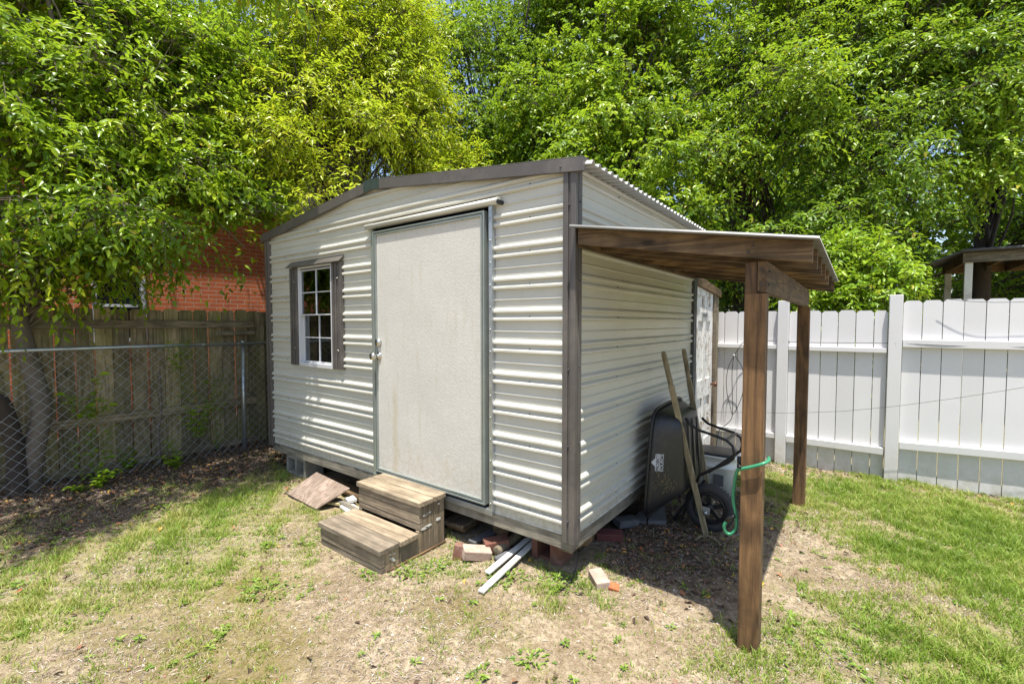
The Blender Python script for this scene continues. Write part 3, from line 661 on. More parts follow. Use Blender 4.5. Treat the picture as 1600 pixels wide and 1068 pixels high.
# emblem and words on the tray side
def text(s, size, name, mtl, parent, origin, rx, ry, bold=0.0):
    cu = bpy.data.curves.new(name, 'FONT'); cu.body = s; cu.size = size; cu.align_x = 'CENTER'; cu.align_y = 'CENTER'; cu.extrude = .0006; cu.offset = bold
    o = bpy.data.objects.new(name, cu); C.objects.link(o); dg = bpy.context.evaluated_depsgraph_get()
    me = bpy.data.meshes.new_from_object(o.evaluated_get(dg)); bpy.data.objects.remove(o)
    rx = Vector(rx).normalized(); ry = Vector(ry).normalized(); nz = rx.cross(ry)
    bs = BASE[wb.name]
    mt = Matrix(((rx.x,ry.x,nz.x,origin[0]-bs.x),(rx.y,ry.y,nz.y,origin[1]-bs.y),(rx.z,ry.z,nz.z,origin[2]-bs.z),(0,0,0,1)))
    me.transform(mt); me.materials.append(mtl); return link(name, me, parent)
def side(t, v):   # point on the near side of the tray (u = -1), pushed out a little
    p = (quadmap(rim, -1, v)*(1-t) + quadmap(base, -1, v)*t)
    q1 = (quadmap(rim, -1, v)*(1-t-.1) + quadmap(base, -1, v)*(t+.1)) - p; q2 = (quadmap(rim, -1, v+.1)*(1-t) + quadmap(base, -1, v+.1)*t) - p
    nn = q1.cross(q2).normalized()
    if nn.y > 0: nn = -nn
    return p + nn*.004, q1.normalized(), q2.normalized(), nn
V_ = .02
rxy, up_, al, nn = side(.3, V_)
white_ink = plain('white_ink', (.52,.53,.54), .7, 0, .25, 40, 0); 
rt = al; upv = nn.cross(rt).normalized()
pc, _, _, _ = side(.24, V_)
def onface(c, u, v, e): return c + rt*u + upv*v + nn*e
n0 = pc; hp = [(-.062,-.022),(.062,-.022),(.062,.012),(.030,.014),(0,.045),(-.030,.014),(-.062,.012)]
mb = MB(); k = len(hp); mb.add([onface(n0,u,v,.000) for u,v in hp] + [onface(n0,u,v,.0015) for u,v in hp], [tuple(range(k))[::-1], tuple(range(k, 2*k))] + [(i, (i+1) % k, (i+1) % k+k, i+k) for i in range(k)])
mb.build('emblem', white_ink, tray)
p_ = onface(n0, 0, -.006, .0022); text('PROJECT', .030, 'lettering', M['black_plastic'], tray, p_, rt, upv, .0006)
p_ = onface(n0, 0, -.038, .0012); text('SOURCE', .034, 'lettering', white_ink, tray, p_, rt, upv, .0006)

cl_ = MB()
for k in range(70):
    t0_, v0_ = random.gauss(.45,.13), random.gauss(-.42,.13); t0_ = min(.9, max(.1, t0_ + (v0_+.42)*-.6)); v0_ = max(-.85, v0_)
    p0_, a1_, a2_, n_ = side(t0_, v0_); an_ = random.uniform(0, 6.28); d_ = a1_*math.cos(an_) + a2_*math.sin(an_)
    cl_.bar(p0_ + n_*.001, p0_ + d_*random.uniform(.01,.035) + n_*.004, .0025, .0015)
o = cl_.build('dried_clippings', plain('dry_grass_bits', (.24,.18,.10), .9, 0, .3, 30, 0), tray); o['kind'] = 'stuff'
# ------------------------------------------------------------------ white bin
bn = thing('plastic_bin', (.30, 2.22, -.3), 'off white plastic bin with black lid behind the wheelbarrow', 'bin')
def rrect(cx, cy, hx, hy, z, n=32, e=5):
    o = []
    for k in range(n):
        a_ = 2*math.pi*k/n; c_, s_ = math.cos(a_), math.sin(a_)
        o.append((cx + hx*math.copysign(abs(c_)**(2/e), c_), cy + hy*math.copysign(abs(s_)**(2/e), s_), z))
    return o
def loft(loops, cap=True):
    n = len(loops[0]); vs = [p for l in loops for p in l]
    fs = [(i*n+k, i*n+(k+1) % n, (i+1)*n+(k+1) % n, (i+1)*n+k) for i in range(len(loops)-1) for k in range(n)]
    if cap: fs += [tuple(range(n))[::-1], tuple(range((len(loops)-1)*n, len(loops)*n))]
    return MB().add(vs, fs, True)
cx, cy = .30, 2.22
loft([rrect(cx,cy,.155,.155,-.30), rrect(cx,cy,.175,.17,-.05), rrect(cx,cy,.178,.175,-.045), rrect(cx,cy,.190,.185,-.044), rrect(cx,cy,.190,.185,-.030), rrect(cx,cy,.182,.178,-.028), rrect(cx,cy,.185,.182,.045), rrect(cx,cy,.196,.192,.048), rrect(cx,cy,.196,.192,.062), rrect(cx,cy,.187,.183,.064)]).build('body', M['bin'], bn)
loft([rrect(cx,cy,.180,.176,.0645), rrect(cx,cy,.176,.172,.074), rrect(cx,cy,.12,.12,.082)]).build('lid', M['black_plastic'], bn)
MB().box(cx+.02, cx+.10, cy-.180, cy-.168, -.20, -.10).build('grip_slot', M['slab'], bn)

# ------------------------------------------------------------------ hose, cables, string
def smooth_path(pts, n=8):
    pts = [Vector(p) for p in pts]; o = []
    for i in range(len(pts)-1):
        p0, p1, p2, p3 = pts[max(i-1,0)], pts[i], pts[i+1], pts[min(i+2, len(pts)-1)]
        for k in range(n):
            t = k/n; o.append(.5*((2*p1) + (-p0+p2)*t + (2*p0-5*p1+4*p2-p3)*t*t + (-p0+3*p1-3*p2+p3)*t**3))
    return o + [pts[-1]]
hs_ = thing('garden_hose', (.9, 0, .3), 'short green garden hose hooked round the front canopy post', 'hose')
pp = smooth_path([(1.006,.085,.640),(1.012,.03,.640),(.995,-.004,.632),(.955,-.006,.612),(.91,-.004,.592),(.885,.02,.572),(.868,.05,.50),(.862,.06,.41),(.874,.06,.349),(.878,.06,.285),(.858,.055,.247),(.836,.05,.247),(.826,.045,.277),(.838,.045,.306)], 6)
MB().tube(pp, .0078, 10).build('hose_tube', M['hose'], hs_)
MB().tube([(.838,.045,.306),(.852,.045,.326),(.872,.044,.342)], [.011,.009,.008], 8).build('hose_end', M['black_steel'], hs_)
MB().tube([(.902,-.012,.60),(.885,.03,.60),(.88,.10,.60)], .006, 8).lathe((.889,.06,.60), (0,0,1), [(.014,-.03),(.014,.03)], 10).build('hook', M['black_steel'], hs_)
cb = thing('looped_cable', (.2, 3.44, .3), 'thin black cable hanging in a long loop on the white fence near the old door', 'cable')
MB().tube(smooth_path([(.531,3.45,1.089),(.42,3.44,1.08),(.297,3.42,1.05),(.245,3.40,.97),(.206,3.40,.90),(.145,3.41,.76),(.125,3.41,.60),(.14,3.40,.44),(.18,3.38,.30),(.205,3.38,.215),(.26,3.38,.32),(.30,3.40,.46),(.31,3.41,.60),(.290,3.41,.76),(.235,3.40,.86),(.206,3.39,.90),(.19,3.38,.70),(.20,3.37,.45),(.205,3.36,.2),(.15,3.34,.10),(.08,3.33,.03),(.06,3.3,-.1),(.05,3.28,-.27)], 6), .0038, 6).build('cable_run', M['cable'], cb)
MB().lathe((.206,3.395,.90), (0,0,1), [(.010,-.010),(.010,.010)], 8).build('cable_tie', M['white_paint'], cb)
ln_ = [(x, 3.452 + .003*math.sin(x*9), 1.075 - .004*x + .006*math.sin(x*5)) for x in np.arange(.53, 4.4, .08)]
wl = MB().tube(ln_, .0032, 5)
for x in (.69, .74, 1.63, 2.6): wl.tube([(x,3.452,1.07),(x,3.435,1.075),(x,3.47,1.045)], .004, 5)
tag(wl.build('fence_wire', M['cable']), 'thin black wire strung along the upper rail of the white fence', 'wire')
tag(MB().tube([(-.0,3.30,.232),(.4,3.30,.275),(.795,3.30,.314),(1.25,3.30,.39),(1.653,3.30,.485),(2.1,3.3,.615),(2.5,3.30,.745),(4.2,3.3,1.31)], .0016, 4).build('string', M['cable']), 'thin dark string sagging diagonally in front of the white fence', 'string')
tag(MB().tube(smooth_path([(1.95,3.46,1.50),(2.2,3.44,1.46),(2.5,3.44,1.452),(2.9,3.44,1.455),(3.4,3.44,1.46)], 6), .0022, 4).build('barbed_wire', M['cable']), 'thin wire with barbs across the tops of the right white pickets', 'wire')
wr = MB().tube(smooth_path([(-.09,.06,-.06),(-.045,.10,-.10),(-.02,.10,-.18),(-.01,.05,-.255),(-.02,-.02,-.285),(-.03,-.10,-.292)], 8), .004, 6)
tag(wr.build('ground_cable', M['cable']), 'short black cable hanging from the shed corner to the ground', 'cable')

# ------------------------------------------------------------------ white fence
wf = thing('white_fence', (1.6, 3.5, -.29), 'white picket privacy fence with dog ear tops along the back of the yard', 'fence')
def pickets(xa, xb, ztop, z0, pitch=.1425, gap=.006):
    mb = MB(); x = xa
    while x < xb - .02:
        x2 = min(x + pitch - gap, xb); e = .022 if x2 - x > .08 else .004; dz = random.uniform(-.004, .004)
        mb.prism([(x, z0), (x2, z0), (x2, ztop-.024+dz), (x2-e, ztop+dz), (x+e, ztop+dz), (x, ztop-.024+dz)], 'y', 3.500 + random.uniform(-.002,.002), 3.515); x += pitch
    return mb
pickets(-2.2, .625, 1.405, -.29).build('board_panel', M['vinyl'], wf)
pickets(.735, 1.57, 1.400, -.30, .1465).build('board_panel', M['vinyl'], wf)
pickets(1.685, 4.9, 1.490, -.31).build('board_panel', M['vinyl'], wf)
for (a_, b_, z0_, z1_) in ((-2.2,.63,.985,1.030), (.735,1.565,.978,1.024), (1.685,4.9,1.040,1.112), (-2.2,.63,-.012,.045), (.735,1.565,-.035,.035)):
    MB().box(a_, b_, 3.450, 3.498, z0_, z1_).build('rail', M['vinyl'], wf, bevel=.003)
mb = MB(); mb.add([(1.685,3.45,.045),(4.9,3.45,.18),(4.9,3.498,.18),(1.685,3.498,.045),(1.685,3.45,.115),(4.9,3.45,.25),(4.9,3.498,.25),(1.685,3.498,.115)],
   [(0,1,2,3),(7,6,5,4),(0,4,5,1),(1,5,6,2),(2,6,7,3),(3,7,4,0)]); mb.build('rail', M['vinyl'], wf, bevel=.003)
for (x, zt) in ((.681, 1.515), (1.627, 1.545), (4.0, 1.56), (-1.7, 1.5)):
    MB().box(x-.051, x+.051, 3.435, 3.537, -.36, zt).build('post', M['vinyl'], wf, bevel=.004)
for x in (2.03, 2.17, 2.31, 2.44, 2.6): pass

# ------------------------------------------------------------------ wooden fence
of = thing('wooden_fence', (-4.87, -1, -.27), 'dark weathered wooden plank fence behind the chain link on the left', 'fence')
mb = MB(); y = -6.0
while y < 5.2:
    wd = .138 + random.uniform(-.002,.002); zt = 1.425 + random.uniform(-.012,.012); xo = random.uniform(-.003,.003)
    mb.prism([(y, -.33), (y+wd, -.33), (y+wd, zt-.022), (y+wd-.022, zt), (y+.022, zt), (y, zt-.022)], 'x', -4.905+xo, -4.888+xo); y += wd + random.choice((.003,.005,.009,.014))
mb.build('board_panel', M['fence_z'], of)
for (z0_, z1_) in ((1.215,1.30), (.235,.32), (-.265,-.185)):
    MB().box(-4.887, -4.85, -6, .36, z0_, z1_).build('rail', M['fence_y'], of, bevel=.003)
    MB().box(-4.887, -4.85, .46, 5.2, z0_, z1_).build('rail', M['fence_y'], of, bevel=.003)
for yy in (-4.4, -2.0, .365, 2.8): MB().box(-4.886, -4.80, yy, yy+.088, -.35, 1.41).build('post', M['fence_z'], of, bevel=.004)
MB().box(-4.849, -4.83, -.10, .36, 1.12, 1.17).build('patch_board', M['fence_y'], of, bevel=.003)

# ------------------------------------------------------------------ chain link fence
cl = thing('chain_link_fence', (-4.55, -1, -.28), 'galvanised chain link fence running from the left edge to the shed', 'fence')
mb = MB(); ya, yb, za, zb_ = -4.6, .42, -.27, 1.015; sp = .095; H = zb_ - za
k = int((yb - ya + H) / sp) + 1
for i in range(k):
    for s_ in (1, -1):
        y0_ = ya - H + i*sp if s_ == 1 else ya + i*sp
        p0 = [y0_, za]; p1 = [y0_ + s_*H, zb_]
        # clip to the panel
        def clip(p, q2):
            if p[0] < ya: t = (ya-p[0])/(q2[0]-p[0]); p = [ya, p[1] + (q2[1]-p[1])*t]
            elif p[0] > yb: t = (yb-p[0])/(q2[0]-p[0]); p = [yb, p[1] + (q2[1]-p[1])*t]
            return p
        if max(p0[0], p1[0]) <= ya or min(p0[0], p1[0]) >= yb: continue
        p0, p1 = clip(p0, p1), clip(p1, p0)
        mb.tube([(-4.55 + s_*.002, p0[0], p0[1]), (-4.55 + s_*.002, p1[0], p1[1])], .0017, 4, False)
mb.build('wire_mesh', M['galv'], cl)
rl_ = MB().tube([(-4.55,-4.6,1.022),(-4.55,-1.0,1.032),(-4.55,.40,1.020)], .019, 10)
for yy in np.arange(-4.4, .4, .37): rl_.lathe((-4.55,yy,1.027), (0,1,0), [(.0215,-.004),(.0215,.004)], 8)
rl_.build('top_rail', M['galv'], cl)
for yy in (.10, -2.5): MB().tube([(-4.585,yy,-.35),(-4.585,yy,1.05)], .024, 10).lathe((-4.585,yy,1.05), (0,0,1), [(.027,-.03),(.027,.0),(.012,.012)], 10).build('post', M['galv'], cl)

# ------------------------------------------------------------------ brick house
ho = thing('brick_house', (-9, 0, -.3), 'two storey house with orange brick below white siding behind the left fence', 'house')
HX = -7.1; wy0, wy1, wz0, wz1 = -.78, -.18, 1.0, 2.05
mb = MB()
for (a_, b_, c_, d_) in ((-7,wy0,-.35,3.21), (wy1,3.70,-.35,3.21), (wy0,wy1,-.35,wz0), (wy0,wy1,wz1,3.21)): mb.box(HX-.2, HX, a_, b_, c_, d_)
mb.box(HX-8, HX-.2, 3.5, 3.70, -.35, 3.21); mb.build('brick_wall', M['brick'], ho, normals=True)
MB().box(HX-.2, HX-.01, -7, 3.69, 3.212, 5.70).box(HX-8, HX-.2, 3.48, 3.69, 3.212, 5.7).build('siding_wall', M['clap'], ho)
MB().box(HX-.01, HX+.02, 3.60, 3.72, 3.212, 5.70).build('corner_board', M['house_white'], ho)
wi = MB()
for (a_, b_, c_, d_) in ((wy0,wy0+.05,wz0,wz1), (wy1-.05,wy1,wz0,wz1), (wy0+.05,wy1-.05,wz0,wz0+.05), (wy0+.05,wy1-.05,wz1-.05,wz1), (wy0+.05,wy1-.05,1.5,1.54)): wi.box(HX-.12, HX+.01, a_, b_, c_, d_)
wi = wi.build('window', M['house_white'], ho)
MB().box(HX-.10, HX-.095, wy0+.05, wy1-.05, wz0+.05, wz1-.05).build('pane', plain('dark_pane', (.02,.025,.03), .08, 0, .1, 4, 0), wi)
MB().box(HX, HX+.42, -7, 4.1, 5.68, 5.71).build('soffit', M['house_white'], ho)
MB().box(HX+.42, HX+.46, -7, 4.1, 5.66, 5.84).box(HX+.46, HX+.56, -7, 4.1, 5.73, 5.83).build('gutter', M['house_white'], ho, bevel=.01)
mb = MB(); mb.add([(HX+.5,-7,5.85),(HX+.5,4.1,5.85),(HX-4,4.1,7.9),(HX-4,-7,7.9),(HX-8.5,4.1,5.85),(HX-8.5,-7,5.85)], [(0,1,2,3),(3,2,4,5),(1,4,2),(0,3,5),(0,5,4,1)]); mb.build('roof', M['shingle'], ho)

# ------------------------------------------------------------------ neighbour's carport
cpo = thing('carport', (3.6, 8.2, -.3), 'open timber carport with low dark roof beyond the white fence', 'carport')
for (x, y) in ((2.63,7.46),(2.63,9.4),(6.2,7.46),(6.2,9.4)): MB().box(x, x+.09, y, y+.09, -.35, 2.19).build('post', M['white_board'], cpo, bevel=.004)
MB().box(2.60, 6.4, 7.42, 7.458, 2.19, 2.335).build('beam', M['grey_wood_x'], cpo, bevel=.004)
MB().box(2.60, 6.4, 9.49, 9.53, 2.19, 2.335).build('beam', M['pt_x'], cpo, bevel=.004)
for k in range(10): MB().box(2.62+k*.4, 2.66+k*.4, 7.46, 9.49, 2.195, 2.33).build('rafter', M['pt_y'], cpo)
corr(7.2, 9.8, .08, .02, 6.5, 2.352, 2.56, 2.352, .004, 4).build('roof_sheet', M['shingle'], cpo, normals=False)
corr(7.25, 9.75, .08, .02, 2.57, 2.348, 2.05, 2.12, .004, 4).build('roof_sheet', M['shingle'], cpo, normals=False)

# ------------------------------------------------------------------ debris
def solo(mb, name, m, label, cat, group=None, bevel=.003):
    return tag(mb.build(name, m, None, bevel), label, cat, group)
mb = MB(); mb.add([(-2.796,-.295,-.288),(-2.233,-.333,-.280),(-2.15,-.07,-.165),(-2.70,-.06,-.135),(-2.796,-.295,-.278),(-2.233,-.333,-.270),(-2.15,-.07,-.155),(-2.70,-.06,-.125)],
   [(0,1,2,3),(7,6,5,4),(0,4,5,1),(1,5,6,2),(2,6,7,3),(3,7,4,0)])
solo(mb, 'plywood_sheet', M['ply'], 'warped brown plywood scrap leaning under the shed left of the steps', 'plywood', None, 0)
k_ = 0
for (a_, b_, lbl) in (((-2.75,.10,-.25), (-1.9,.02,-.262), 'dark plank under the shed just behind the plywood scrap'), ((-2.5,.26,-.23), (-1.75,.16,-.25), 'dark plank lying deeper under the shed behind the plywood scrap')):
    solo(MB().bar(a_, b_, .13, .03), 'wood_plank', M['pt_x'], lbl, 'plank', 'planks under the left of the shed')
solo(MB().bar((-2.25,-.13,-.275), (-1.78,-.17,-.275), .05, .04), 'wood_batten', M['grey_wood_x'], 'thin weathered batten on the ground between plywood scrap and steps', 'batten')
solo(MB().prism([(-2.135,-.18),(-1.98,-.215),(-1.93,-.11),(-2.08,-.085)], 'z', -.288, -.268), 'floor_tile', M['tile'], 'flat square white tile beside the lower step', 'tile')
solo(MB().bar((-2.18,-.06,-.248), (-2.08,-.09,-.248), .075, .026), 'tile_scrap', M['tile'], 'small thick white tile scrap on the batten near the plywood', 'tile')
solo(MB().bar((-2.30,-.20,-.275), (-2.16,-.15,-.272), .035, .02), 'wood_scrap', M['tile_yellow'], 'yellowish scrap stick beside the plywood edge', 'scrap')
solo(MB().bar((-2.34,-.27,-.288), (-2.28,-.29,-.288), .035, .014), 'stone_chip', M['tile_yellow'], 'small yellow stone chip on the soil before the plywood', 'stone')
# concrete block
mb = MB(); bx0, bx1, by0, by1, bz0, bz1 = -3.43, -3.06, .025, .22, -.30, -.10
for (a_, b_, c_, d_) in ((bx0,bx1,bz1-.03,bz1), (bx0,bx1,bz0,bz0+.03), (bx0,bx0+.035,bz0+.03,bz1-.03), (bx1-.035,bx1,bz0+.03,bz1-.03), (-3.262,-3.228,bz0+.03,bz1-.03)): mb.box(a_, b_, by0, by1, c_, d_)
mb.box(bx0, bx1, by1, by1+.003, bz0, bz1)
solo(mb, 'cinder_block', M['concrete'], 'grey hollow concrete block under the left corner of the shed', 'block', None, .004)
# hollow clay block under the right corner
def hollow(xa, xb, ya, yb, za, zb, lbl):
    m_ = MB(); c = M['clay']
    m_.box(xa, xa+.045, ya, yb, za, zb); m_.box(xb-.085, xb, ya, yb, za, zb); m_.box(xa+.045, xb-.085, ya+.02, yb, za, za+.03)
    for z in (za+.05, za+.115): m_.lathe((xb+.0005, ya+.055, z), (1,0,0), [(.020,-.001),(.020,.0006)], 12)
    return m_
hb = hollow(-.39, -.16, .15, .31, -.31, -.135, '')
hb.v and None
o = hb.build('clay_block', M['clay'], None, .004); tag(o, 'red clay block with a slot propping up the front right shed corner', 'block')
solo(MB().box(-.30,-.16,.40,.75,-.30,-.18), 'timber_block', M['pt_y'], 'short timber block beside the clay block under the shed corner', 'timber')
solo(MB().box(-.13,-.035,.06,.40,-.135,-.092), 'timber_shim', M['handle_wood'], 'pale timber shim on top of the short block under the shed corner', 'timber')
def brick(c, rz, tilt, m, lbl, size=(.19,.09,.057)):
    o = MB().box(-size[0]/2, size[0]/2, -size[1]/2, size[1]/2, -size[2]/2, size[2]/2).build('brick', m, None, .005)
    o.location = c; o.rotation_euler = (tilt[0], tilt[1], rz); return tag(o, lbl, 'brick')
brick((.12,.125,-.272), -.75, (.06,.05), M['clay_white'], 'pale red brick with a mortared end on the grass before the shed corner', (.15,.085,.06))
brick((.215,.125,-.285), .4, (.3,.2), plain('orange_shard', (.42,.13,.05), .9, 0, .3, 30), 'small orange clay shard beside the mortared brick', (.06,.05,.03))
brick((-.765,-.155,-.262), .35, (1.45,.1), M['clay'], 'red brick stood on end in the weeds right of the steps', (.075,.11,.06))
brick((-.665,-.10,-.255), .95, (.15,.2), M['clay_white'], 'white mortared brick lying outermost in the rubble by the steps', (.19,.09,.065))
brick((-.625,.06,-.250), .95, (.05,-.05), M['clay'], 'dark red brick lying behind the white mortared brick', (.17,.09,.08))
brick((-.08,.70,-.272), .5, (.05,.0), plain('dark_red_clay', (.13,.04,.035), .9), 'dark red brick in the shade against the right side of the shed')
brick((-.07,.98,-.268), 1.1, (.1,.1), M['slab'], 'grey brick in the shade beside the leaning wheelbarrow tray')
for (a_, b_, w_, h_, m_, nm, lbl, cat) in (
    ((-.38,-.385,-.283), (-.45,.45,-.235), .042, .014, 'white_board', 'trim_board', 'long white trim board reaching furthest out onto the soil', 'board'),
    ((-.475,-.215,-.278), (-.50,.50,-.230), .042, .014, 'white_board', 'trim_board', 'shorter white trim board beside the longest one under the shed', 'board'),
    ((-.575,.0,-.262), (-.60,.75,-.235), .060, .055, 'handle_wood', 'round_post', 'tan rounded timber pole poking out from under the shed', 'timber'),
    ((-.70,.20,-.225), (-.80,1.0,-.21), .13, .085, 'pt_y', 'timber_beam', 'thick brown timber beam end under the shed beside the tan pole', 'timber'),
    ((-1.05,.07,-.235), (-1.15,.9,-.225), .19, .03, 'grey_wood_y', 'wood_plank', 'wide tan plank under the shed just right of the steps', 'plank'),
    ((-1.04,.09,-.265), (-1.10,.9,-.258), .17, .025, 'pt_y', 'wood_plank', 'brown plank beneath the wide tan plank right of the steps', 'plank'),
    ((-.93,.22,-.19), (-1.25,.9,-.18), .07, .04, 'handle_wood', 'wood_batten', 'narrow pale batten resting on the wide tan plank', 'batten'),
    ((-.80,.0,-.265), (-.72,.6,-.25), .07, .02, 'slab', 'metal_channel', 'grey metal channel piece in the rubble under the shed', 'channel')):
    m2 = MB().bar(a_, b_, w_, h_)
    if nm == 'round_post': m2 = MB().tube([a_, b_], .032, 12)
    solo(m2, nm, M[m_], lbl, cat)
# pipe bits
solo(MB().tube([(-.53,-.06,-.275),(-.49,.18,-.27)], [.02,.02], 12), 'pipe_piece', M['slab'], 'short grey pipe piece between the white boards and the tan pole', 'pipe', None, 0)
solo(MB().prism([(-.02,1.33),(.065,1.47),(.175,1.18),(.06,1.10)], 'z', -.30, -.268), 'stone_slab', M['slab'], 'grey slab under the wheelbarrow tray, the one nearer the wheel', 'slab')
solo(MB().prism([(-.05,1.06),(.05,1.08),(-.0,1.30),(-.07,1.24)], 'z', -.295, -.272), 'stone_slab', M['slab'], 'grey slab fragment under the tray, the one against the shed', 'slab')
o = MB().tube(smooth_path([(.43,1.02,-.285),(.47,1.08,-.265),(.54,1.09,-.262),(.60,1.05,-.285)], 5), .006, 6).build('dry_stick', M['handle_wood']); tag(o, 'curved dry stick lying at the foot of the wheelbarrow handle', 'stick')

# ------------------------------------------------------------------ foliage machinery
def unit(v): return v / (np.linalg.norm(v, axis=-1, keepdims=True) + 1e-9)
def leaves_mesh(name, m, parent, p, d, nrm, L, W, r_, rnd, fold=.18, curl=.22, keep=None):
    if keep is not None:
        k = keep(p); p, d, nrm, rnd = p[k], d[k], nrm[k], rnd[k]; L = L[k]; W = W[k]
    d = unit(d); s = unit(np.cross(d, nrm)); nn = np.cross(s, d); L_ = L[:, None]; W_ = W[:, None]
    base = p; l1 = p + d*L_*.35 - s*W_*.5 + nn*W_*fold; r1 = p + d*L_*.35 + s*W_*.5 + nn*W_*fold
    dn = -nn*L_*curl
    l2 = p + d*L_*.72 - s*W_*.36 + nn*W_*fold + dn*.45; r2 = p + d*L_*.72 + s*W_*.36 + nn*W_*fold + dn*.45
    tip = p + d*L_ + dn; mid = p + d*L_*.5 + dn*.2
    V = np.stack([base, l1, l2, tip, r2, r1, mid], 1); n = len(p)
    idx = np.array([0,6,2,1, 6,3,2, 0,5,4,6, 6,4,3])   # left half / right half around the midrib
    loops = (np.arange(n)[:, None]*7 + idx[None]).ravel(); tot = np.tile([4,3,4,3], n)
    if parent is not None: V = V - np.array(BASE[parent.name])
    return np_mesh(name, V.reshape(-1, 3), loops, tot, m, parent, {'rnd': np.repeat(rnd, 7)})
def twigs_mesh(name, m, parent, a, b, r0, r1):
    d = unit(b - a); ref = np.where(np.abs(d[:, 2:3]) > .9, np.array([[1.,0,0]]), np.array([[0,0,1.]])); u = unit(np.cross(d, ref)); v = np.cross(d, u); vs = []
    for (c, r_) in ((a, r0), (b, r1)):
        for k in range(3):
            an = 2*math.pi*k/3; vs.append(c + (u*math.cos(an) + v*math.sin(an))*np.reshape(r_, (-1,1)))
    V = np.stack(vs, 1); n = len(a); idx = np.array([0,1,4,3, 1,2,5,4, 2,0,3,5])
    loops = (np.arange(n)[:, None]*6 + idx[None]).ravel()
    if parent is not None: V = V - np.array(BASE[parent.name])
    return np_mesh(name, V.reshape(-1, 3), loops, np.full(n*3, 4), m, parent)
def tree(name, label, group, base, fork, crowns, nclump, clump_r, nspray, nleaf, L, W, m, bark, seed, keep=None, trunk_r=.12, spread=.0, droop=.35, trunk=True, branches=True, sprayL=.38, cat='tree', flat=.75, outward=.7):
    rg = np.random.default_rng(seed); t = thing(name, base, label, cat, group)
    cw = np.array([c[3]*c[4]*c[5] for c in crowns]); cw = cw / cw.sum(); cc = []
    for c, w_ in zip(crowns, cw):
        k = c[6] if len(c) > 6 else max(2, int(nclump*w_)); v = unit(rg.normal(size=(k, 3))) * (rg.uniform(0, 1, (k, 1))**.45)
        cc.append(np.array(c[:3]) + v*np.array(c[3:6]))
    ov = np.concatenate([np.full(len(q_), len(c) > 6) for q_, c in zip(cc, crowns)]); cc = np.concatenate(cc); K = len(cc); cr = clump_r * rg.uniform(.6, 1.35, K); tone = rg.normal(0, .17, K)
    ctr = np.mean(cc, 0)
    ci = np.repeat(np.arange(K), nspray); n = len(ci)
    dirs = unit(rg.normal(size=(n, 3)) + np.array([0, 0, .35])); rad = rg.uniform(.25, 1, (n, 1))**.6
    o_ = cc[ci] + dirs*rad*cr[ci][:, None]*np.array([1, 1, flat])
    sd = unit(dirs*outward + rg.normal(0, .45, (n, 3)) + unit(cc[ci] - ctr)*.35 + np.array([0, 0, -.12]))
    sL = sprayL*rg.uniform(.6, 1.3, (n, 1))
    tt = np.linspace(.08, 1, nleaf); side_ = np.where(np.arange(nleaf) % 2 == 0, 1., -1.)
    P_ = o_[:, None] + sd[:, None]*(tt[None, :, None]*sL[:, None]); P_[..., 2] -= droop*(tt[None]**2)*sL
    tang = unit(sd[:, None] + np.array([0, 0, -1.])*(2*droop*tt[None, :, None])*.8)
    sdv = unit(np.cross(sd, np.array([0, 0, 1.]) + rg.normal(0, .3, (n, 3))))
    last = (np.arange(nleaf) == nleaf-1)[None, :, None]
    ld = unit(tang*np.where(last, 1, .55) + sdv[:, None]*side_[None, :, None]*np.where(last, 0, .85) + rg.normal(0, .28, P_.shape) + np.array([0, 0, -.18]))
    nr = unit(np.array([0, 0, 1.]) + rg.normal(0, .45, P_.shape) + dirs[:, None]*.4)
    m_ = n*nleaf; sz = rg.uniform(.5, 1.25, m_)
    rnd = np.clip(rg.normal(.45, .2, m_) + np.repeat(tone[ci], nleaf), 0, .93); ye = rg.uniform(0, 1, m_) > .985; rnd[ye] = .97
    leaves_mesh('crown', m, t, P_.reshape(-1, 3), ld.reshape(-1, 3), nr.reshape(-1, 3), L*sz, W*sz*rg.uniform(.85, 1.15, m_), None, rnd, keep=keep)
    if branches:
        a_ = cc[ci]; kp = np.ones(n, bool) if keep is None else keep(o_ + sd*sL*.5) & keep(o_)
        s2 = o_ + sd*sL*.55 - np.array([0, 0, 1])*droop*.3*sL
        A = np.concatenate([a_[kp][::2], o_[kp]]); B = np.concatenate([o_[kp][::2], s2[kp]])
        twigs_mesh('twigs', bark, t, A, B, np.full(len(A), .0045), np.full(len(A), .0022))
    if trunk:
        if ov.any(): MB().tube(smooth_path([fork[-1], (fork[-1][0]+.3, fork[-1][1]-.3, fork[-1][2]+1.9), (-3.9,-1.6,5.4), (-3.1,-1.2,4.7)], 5), [.05,.03,.02,.02,.012,.01]+[.008]*10, 6).build('overhanging_bough', bark, t, 0, False)
        mb = MB(); b0 = Vector(base); pts = [b0 + Vector((0,0,-.08))]; fk = [Vector(f) for f in fork]
        pts = smooth_path([pts[0]] + fk, 5); mm = len(pts); mb.tube(pts, [trunk_r*(1 - .45*i/mm) for i in range(mm)], 10)
        tr = mb.build('trunk', bark, t, 0, False)
        mb = MB(); top = pts[-1]
        for k in range(0, K, 2):
            if ov[k]: continue
            c = Vector(cc[k]); j = int(mm*.55 + (mm*.44)*rg.uniform()); s0 = pts[min(j, mm-1)]
            if keep is not None and not keep(np.array([[c.x, c.y, c.z]]))[0]: continue
            mid = (s0 + c)/2 + Vector((rg.normal(0,.12), rg.normal(0,.12), rg.uniform(.0,.25)))
            dd_ = (c - s0).length; r0 = trunk_r*.10 + .004*dd_
            mb.tube(smooth_path([s0, mid, c], 3), [r0*(1-.75*i/6) for i in range(7)], 5, False)
        if mb.v: mb.build('limbs', bark, t, 0, False)
    return t
